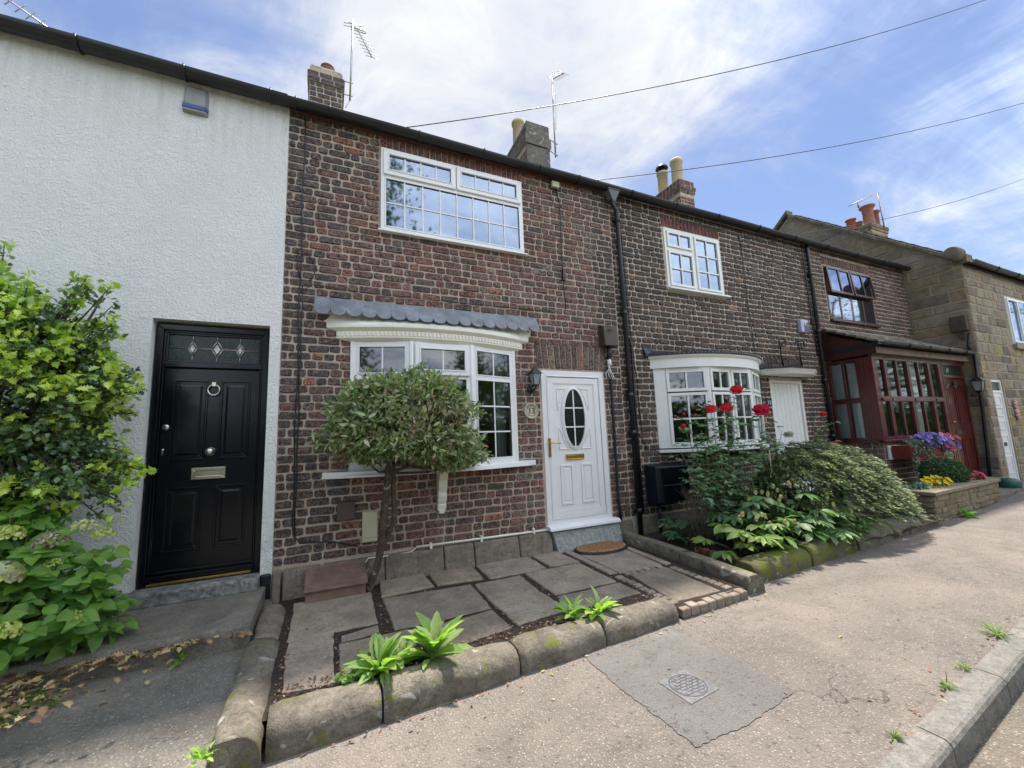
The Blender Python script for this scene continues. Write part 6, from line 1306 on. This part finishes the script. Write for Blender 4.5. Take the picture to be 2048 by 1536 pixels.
# rose garden
def rosebush(name, base, canes, label, lf=(.13, .24, .12), density=13, flower=None, red=(.72, .03, .07)):
    t = empty(name, base, label, 'rose bush', 'rose bushes'); st = []; Pp, Dd, Nn, Sz, Cc = [], [], [], [], []
    for top in canes:
        b = Vector(base)+Vector((rnd.uniform(-.08, .08), rnd.uniform(-.06, .06), 0)); e = Vector(top[:3]); m1 = b.lerp(e, .35)+Vector((rnd.uniform(-.06, .06), rnd.uniform(-.04, .04), 0)); m2 = b.lerp(e, .7)+Vector((rnd.uniform(-.06, .06), rnd.uniform(-.05, .05), 0)); pts = [b, m1, m2, e]
        st.append((pts, [.009, .007, .005, .003])); hz = (e-b).length; k = max(6, int(hz*density))
        for i in range(k):
            s = .22+.76*(i+rnd.random())/k; q = (b.lerp(m1, s/.35) if s < .35 else m1.lerp(m2, (s-.35)/.35) if s < .7 else m2.lerp(e, (s-.7)/.3)); an = i*2.4+rnd.random(); o = Vector((math.cos(an), math.sin(an)*.8, rnd.uniform(.0, .5))).normalized(); L_ = rnd.uniform(.09, .16); st.append(([q, q+o*L_*.6+Vector((0, 0, .01)), q+o*L_], [.0022, .002, .0015]))
            sd = o.cross(Vector((0, 0, 1))).normalized(); dn = Vector((0, 0, -.25))
            for (u, v, z_) in ((1, 0, 1.0), (.65, 1, .8), (.65, -1, .8), (.35, 1, .7), (.35, -1, .7)):
                Pp.append(q+o*L_*u); Dd.append((o*(.5 if v else 1)+sd*v*.9+dn).normalized()); Nn.append((Vector((0, -.5, 1))+Vector(rdir(1)[0])*.35)); Sz.append(rnd.uniform(.055, .085)*z_*1.15)
                c_ = rnd.choice([lf, tuple(x*1.4 for x in lf), tuple(x*.75 for x in lf), (.09, .17, .06)]); Cc.append(c_ if s < .9 or rnd.random() < .7 else (.14, .06, .05))
    stems_mesh(st, M['greenstem'], 'stem', t, 5); foliage('foliage', M['leaf'], t, T_ROSE, Pp, Dd, Nn, Sz, Cc, 1.05)
    for top in canes:
        if len(top) > 3:
            r_ = top[3]; e = Vector(top[:3]); lay = []
            for ring_, (m_, tilt, rr) in enumerate(((5, 1.5, 1.15), (6, 1.3, 1.25), (7, 1.08, 1.3), (8, .85, 1.3), (8, .5, 1.15), (7, .0, .8))):
                for i in range(m_): a = 6.283*i/m_+ring_*.5; o = np.array([math.cos(a)*math.cos(tilt), math.sin(a)*math.cos(tilt), math.sin(tilt)]); lay.append((np.array(e)+np.array([math.cos(a), math.sin(a), 0])*r_*.06*ring_+[0, -.1*r_, -r_*.6], o, np.array([-math.cos(a), -math.sin(a), .4 if tilt > .5 else 1.0]), r_*rr))
            P_, O_, N_, S_ = zip(*lay); rc = top[4] if len(top) > 4 else red; foliage('flower', M['petal'], t, T_PETAL, P_, O_, N_, S_, mixcols(len(P_), [rc, tuple(min(1, x*1.5+.03) for x in rc), tuple(x*.6 for x in rc)], [3, 1.2, 1.5]), 1.15)
    return t
rosebush('rose_bush', (4.75, -.90, -.22), [(5.27, -.9, 1.74, .085), (4.70, -.92, 1.47, .075), (5.02, -.9, 1.49, .085), (4.20, -.9, 1.26, .035), (4.28, -.85, 1.42, .018), (4.05, -.95, .95), (4.45, -.95, 1.2), (4.9, -1.0, 1.30), (5.25, -1.0, 1.15), (4.6, -1.05, .9), (5.5, -.95, 1.0), (5.1, -1.05, .8), (4.1, -1.0, .6), (4.7, -.8, 1.55)], 'tall rose bush with four coral red blooms in front of the bow window', density=12)
rosebush('rose_bush', (5.55, -.95, -.22), [(5.74, -.9, 1.45, .115, (.72, .02, .10)), (5.5, -1.0, 1.05), (5.85, -1.0, 1.1), (6.1, -.95, 1.15), (5.6, -.8, .8)], 'rose bush carrying the big pink red bloom beside the plank door', density=11)
rosebush('rose_bush', (6.9, -1.05, -.22), [(7.05, -1.0, 1.38, .05), (6.75, -1.0, 1.15), (7.15, -1.05, .92, .05), (7.18, -1.1, .82, .06), (7.28, -1.12, .76, .06), (6.9, -1.0, 1.2), (7.12, -1.08, .70, .05), (6.5, -1.1, .8)], 'rose bush with small crimson clusters above the juniper', (.08, .14, .06), 8)
st = [([(4.15+rnd.uniform(-.12, .12), -1.0+rnd.uniform(-.1, .1), -.2), (4.2+rnd.uniform(-.2, .2), -1.0, .15), (4.2+rnd.uniform(-.32, .3), -1.0+rnd.uniform(-.1, .1), rnd.uniform(.3, .6))], [.006, .004, .002]) for i in range(34)]
t = empty('bare_twig_bush', (4.15, -1, -.2), 'bare brown twiggy stems beside the black cabinet', 'shrub'); stems_mesh(st, M['twig'], 'stem', t)
for x, y, h, lb, mt in ((5.53, -1.1, .90, 'bamboo cane standing in the juniper below the plank door', 'cane'), (6.38, -1.15, .95, 'bamboo cane at the right among the roses', 'cane'), (5.2, -1.05, .72, 'thin green garden stake left of the bamboo canes', 'greenstem')):
    mb = MB(); mb.tube([(x-.03, y, -.25), (x, y, h)], .007, 6); one('garden_cane', mb, M[mt], lb, 'cane', 'garden canes')
def hellebore(x, y, z, s, label, fans, cols, flowers=0, seed=0):
    t = empty('hellebore', (x, y, z), label, 'plant', 'hellebores'); st = []; Pp, Dd, Nn, Sz, Cc = [], [], [], [], []; r2_ = random.Random(seed)
    for i in range(int(fans*1.5)):
        a = i*2.4+r2_.uniform(-.4, .4); el = r2_.uniform(.35, 1.2); L_ = s*r2_.uniform(.6, 1.1); o = Vector((math.cos(a)*math.cos(el), math.sin(a)*math.cos(el)*.75, math.sin(el))); b = Vector((x, y, z)); e = b+o*L_; st.append(([b, b.lerp(e, .5)+Vector((0, 0, .03)), e], [.006, .005, .004]))
        h = Vector((o.x, o.y, 0)).normalized(); sd = h.cross(Vector((0, 0, 1)))
        for j in range(8):
            an = (j-3.5)*.62; dd = h*math.cos(an)+sd*math.sin(an)+Vector((0, 0, -.05+.2*r2_.random())); Pp.append(e); Dd.append(dd.normalized()); Nn.append(Vector((h.x*.2, h.y*.2-.15, 1))); Sz.append(min(.19, s*r2_.uniform(.30, .48))*(1-.03*abs(j-3.5)**2)); Cc.append(r2_.choice(cols))
    stems_mesh(st, M['greenstem'], 'stem', t, 5); foliage('foliage', M['leaf'], t, T_HELL, Pp, np.array([tuple(d) for d in Dd])+nr.normal(0, .12, (len(Dd), 3)), np.array([tuple(d) for d in Nn])+nr.normal(0, .3, (len(Nn), 3)), Sz, Cc, nr.uniform(1.0, 1.5, len(Pp)))
    for i in range(flowers):
        c_ = Vector((x+r2_.uniform(-.5, .5)*s, y-.10-r2_.random()*.1, z+s*r2_.uniform(.8, 1.15))); m_ = 5; a = np.arange(m_)*6.283/m_; o = np.column_stack([np.cos(a), -.35*np.ones(m_), np.sin(a)]); foliage('flower', M['petal'], t, T_PETAL, [np.array(c_)]*m_, o, np.tile([0, -1, .2], (m_, 1)), .034, mixcols(m_, [(.40, .42, .16), (.34, .30, .16), (.38, .28, .2)], [2, 1, 1]), 1.1)
lg = [(.20, .32, .06), (.15, .26, .05), (.24, .36, .08)]; dg_ = [(.07, .16, .05), (.09, .20, .06), (.05, .12, .04), (.13, .24, .07)]; mg = [(.12, .24, .07), (.17, .30, .10), (.09, .18, .05)]
hellebore(4.32, -1.48, -.24, .46, 'bright yellow green hellebore nearest the mossy corner stone', 12, lg, 6, 3)
hellebore(4.66, -1.60, -.24, .42, 'hellebore with broad fans of leaflets leaning over the mossy stone', 7, lg, 2, 5)
hellebore(4.80, -1.25, -.22, .58, 'dark green hellebore with pale flowers behind the bright one', 22, dg_, 14, 6)
hellebore(5.25, -1.35, -.22, .66, 'large dark hellebore clump in the middle of the rose garden', 26, dg_+mg, 8, 7)
hellebore(5.50, -1.58, -.22, .42, 'mid green hellebore trailing over the middle kerb stone', 20, mg, 3, 8)
hellebore(5.85, -1.66, -.20, .38, 'pale green hellebore in front of the juniper', 20, mg, 7, 9)
hellebore(5.85, -1.35, -.20, .58, 'tall green hellebore between roses and juniper', 24, dg_+mg, 3, 10)
hellebore(4.30, -.62, -.22, .30, 'small upright spurge like plant below the black cabinet', 14, [(.06, .15, .07), (.09, .2, .08)], 0, 11)
# juniper
t = empty('juniper_bush', (6.3, -1.2, -.2), 'wide arching grey green juniper spilling over the garden edge', 'shrub')
st = []; Pp, Dd, Nn, Cc, Sz = [], [], [], [], []
def jun_top(x, y):
    return max(.0, 1-((x-6.50)/1.35)**2-((y+1.22)/.80)**2)**.5
for i in range(1350):
    while True:
        x, y = rnd.uniform(5.15, 7.75), rnd.uniform(-2.0, -.42); h = jun_top(x, y)
        if h > .05 or rnd.random() < .05: break
    z = -.18+h*(1.26-.20*(x-5.6)*.6)*rnd.uniform(.74, 1.0)+.05*math.sin(x*7+y*5); z = max(z, -.12); a = math.atan2(y+1.0, x-6.0)+rnd.uniform(-.6, .6); o = Vector((math.cos(a)+.25, math.sin(a)-.25, rnd.uniform(-.45, .15))).normalized(); p = Vector((x, y, z)); L_ = rnd.uniform(.16, .30)
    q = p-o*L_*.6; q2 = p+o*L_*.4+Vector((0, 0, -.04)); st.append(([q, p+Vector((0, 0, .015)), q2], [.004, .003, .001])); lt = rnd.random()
    for j in range(44):
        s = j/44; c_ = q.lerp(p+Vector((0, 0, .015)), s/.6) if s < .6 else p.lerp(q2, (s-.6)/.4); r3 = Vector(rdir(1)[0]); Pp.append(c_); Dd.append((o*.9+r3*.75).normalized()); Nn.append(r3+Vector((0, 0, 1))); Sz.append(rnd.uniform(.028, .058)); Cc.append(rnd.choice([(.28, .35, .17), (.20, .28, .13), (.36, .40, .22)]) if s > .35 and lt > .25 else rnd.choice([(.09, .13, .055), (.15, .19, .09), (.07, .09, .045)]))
for i in range(40): a = rnd.uniform(0, 6.28); e = Vector((6.35+1.1*math.cos(a), -1.15+.6*math.sin(a), .2)); st.append(([Vector((6.3, -1.1, -.22)), Vector((6.3+.5*math.cos(a), -1.1+.3*math.sin(a), .35)), e], [.012, .008, .004]))
stems_mesh(st, M['twig'], 'branch', t, 4); foliage('foliage', M['juni'], t, T_NEED, Pp, Dd, Nn, Sz, Cc, 1.2)
# planter of the maroon porch
t = empty('clipped_box_ball', (9.55, -1.30, .1), 'dark green clipped box ball in the stone planter', 'shrub')
n = 5200; P, d, k = ell(n, (9.75, -1.30, .30), (.36, .30, .27), .8, 1.03); foliage('foliage', M['leaf'], t, T_OVATE, P, nrm(d+rdir(n)), nrm(d+rdir(n)*.6), nr.uniform(.018, .03, n), mixcols(n, [(.02, .065, .02), (.03, .09, .03), (.05, .12, .035)], [3, 3, 1.5]), 1.2)
mb = MB(); mb.tube([(9.75, -1.3, .05), (9.75, -1.3, .25)], .03, 8); mb.build('stem', M['twig'], t)
def flowers(name, c, r, nl, nf, lcol, fcol, label, cat, fs=.032, group=None, ls=.05, face=(0, -.8, .6)):
    t = empty(name, c, label, cat, group); P, d, k = ell(nl, c, r, .2, .95); foliage('foliage', M['leaf'], t, T_OVATE, P, nrm(d+rdir(nl)*.7), nrm(rdir(nl)+[0, -.3, 1]), nr.uniform(ls*.6, ls, nl), mixcols(nl, lcol, [1]*len(lcol)), 1.1)
    P, d, k = ell(nf, c, r, .85, 1.08); d = nrm(d*.5+np.array(face)+rdir(nf)*.25); pp, oo, nn, cc = [], [], [], []
    u = nrm(np.cross(d, [0, 0, 1.0])); v = np.cross(d, u); fc = mixcols(nf, fcol, [1]*len(fcol))
    for i in range(5): a = i*1.2566; pp.append(P); oo.append(u*math.cos(a)+v*math.sin(a)+d*.25); nn.append(d); cc.append(fc)
    foliage('flower', M['petal'], t, T_PETAL, np.vstack(pp), np.vstack(oo), np.vstack(nn), fs, np.vstack(cc), 1.3); return t
gl = [(.05, .12, .04), (.08, .17, .05)]
flowers('petunia', (10.15, -1.06, .86), (.50, .17, .12), 420, 85, gl, [(.20, .13, .50), (.30, .22, .60), (.14, .08, .38), (.42, .34, .62)], 'purple petunias spilling from the window box', 'flowers', .05)
flowers('petunia', (10.72, -1.04, .80), (.36, .17, .15), 240, 50, gl, [(.58, .09, .16), (.70, .20, .28), (.22, .14, .48)], 'pink and purple petunias at the right end of the window box', 'flowers', .05)
flowers('marigold', (8.95, -1.48, .24), (.34, .13, .07), 200, 46, gl, [(.85, .62, .02), (.9, .7, .05)], 'bright yellow flowers in the stone planter', 'flowers', .042)
flowers('lobelia', (8.45, -1.48, .20), (.22, .12, .06), 220, 26, [(.12, .25, .07), (.17, .32, .1)], [(.06, .04, .42), (.12, .10, .5), (.5, .5, .6)], 'low blue violet flowers at the left end of the stone planter', 'flowers', .028)
flowers('petunia', (10.30, -1.46, .22), (.20, .12, .08), 120, 16, gl, [(.60, .03, .12), (.7, .1, .2)], 'pink petunias at the right end of the stone planter', 'flowers', .055)
t = empty('trailing_ivy', (9.6, -1.05, .8), 'variegated trailing ivy hanging from the window box', 'plant'); Pp = []; st = []
for i, (x, L_) in enumerate(((9.33, .55), (9.40, .4), (9.50, .22), (9.62, .18), (9.78, .30), (9.86, .58), (9.95, .50), (10.03, .35), (10.50, .42), (10.58, .50))):
    pts = [Vector((x+.03*math.sin(j*1.3+i), -1.12-.015*math.sin(j+i), .86-L_*j/8)) for j in range(9)]; st.append((pts, .002))
    for p_ in pts:
        for q in range(4): Pp.append(p_+Vector((rnd.uniform(-.045, .045), rnd.uniform(-.02, .01), rnd.uniform(-.03, .03))))
for i in range(120): Pp.append(Vector((rnd.uniform(9.3, 10.0), -1.06+rnd.uniform(-.08, .08), .86+rnd.uniform(-.03, .05))))
stems_mesh(st, M['greenstem'], 'stem', t, 4); n = len(Pp); foliage('foliage', M['leaf'], t, T_IVY, Pp, rdir(n)*[1, .4, .6]+[0, -.1, -.5], rdir(n)*.3+[0, -1, .4], nr.uniform(.03, .05, n), mixcols(n, [(.05, .11, .05), (.30, .36, .26), (.10, .17, .09)], [3, 1, 2]), 1.1)

# ------------------------------------------------------------------ trees across the road (they show in the window panes)
def bigtree(x, y, h, r, label, n=9000, base=.28, cl=70, z0=-.6):
    t = empty('roadside_tree', (x, y, z0), label, 'tree', 'trees across the road'); mb = MB(); mb.tube([(x, y, z0), (x+.1, y, h*.3), (x, y+.1, h*.6), (x+.1, y, h*.85)], [r*.11, r*.09, r*.06, r*.02], 10); cs_ = []
    for i in range(cl):
        d = rdir(1)[0]; kk = rnd.uniform(.35, 1); c_ = Vector((x+d[0]*r*kk, y+d[1]*r*kk, h*(base+1)/2+d[2]*h*(1-base)/2*kk)); cs_.append(c_)
        if i % 3 == 0: mb.tube([(x, y, min(c_.z-.3, h*.7)), Vector((x, y, c_.z-.2)).lerp(c_, .5), c_], [r*.03, r*.02, r*.006], 6)
    mb.build('trunk', M['bark'], t); ci = nr.randint(0, cl, n); C_ = np.array(cs_)[ci]; P = C_+rdir(n)*nr.uniform(0, r*.30, (n, 1)); foliage('crown', M['leaf'], t, T_OVATE, P, rdir(n), rdir(n)+[0, 0, .6], nr.uniform(.10, .17, n), mixcols(n, [(.07, .15, .04), (.10, .20, .05), (.05, .11, .035)], [3, 2, 3]), 1.5)
bigtree(-.9, -13.5, 17.5, 5.0, 'tall broad tree across the road', 30000, .14, 190)
t = empty('roadside_hedge', (14, -11.8, -.5), 'long leafy hedge on the far side of the road', 'hedge'); n = 22000; P = np.column_stack([nr.uniform(-12, 60, n), -11.8+nr.normal(0, .32, n), nr.uniform(-.5, 2.5, n)+.25*np.sin(np.arange(n))]); foliage('foliage', M['leaf'], t, T_OVATE, P, rdir(n), rdir(n)+[0, 0, .5], nr.uniform(.14, .26, n), mixcols(n, [(.05, .11, .03), (.08, .16, .04), (.035, .08, .025)], [3, 2, 3]), 1.5)
mb = MB(); mb.box(-12, 60, -12.1, -11.7, -.6, 2.0); mb.build('inner_twigs', M['twig'], t)
bigtree(6.6, -13.8, 5.6, 2.7, 'low bushy tree across the road, reflected in the bow window', 9000, .02)
bigtree(11.5, -14.5, 6.4, 3.2, 'rounded tree across the road, second from the tall one', 9500, .02)
bigtree(18.5, -14.0, 8.5, 4.2, 'wide tree across the road, third from the tall one', 9500, .02)
bigtree(28.0, -14.5, 10.5, 5.2, 'big far tree across the road', 9500, .02)
bigtree(39.0, -15, 12, 6, 'very broad tree far along the road', 9000, .02)
bigtree(52.0, -15, 13, 6.5, 'most distant broad tree across the road', 9000, .02)
bigtree(-9.5, -13.5, 8.0, 4.0, 'leafy tree across the road, left of the tall one', 9000, .02)
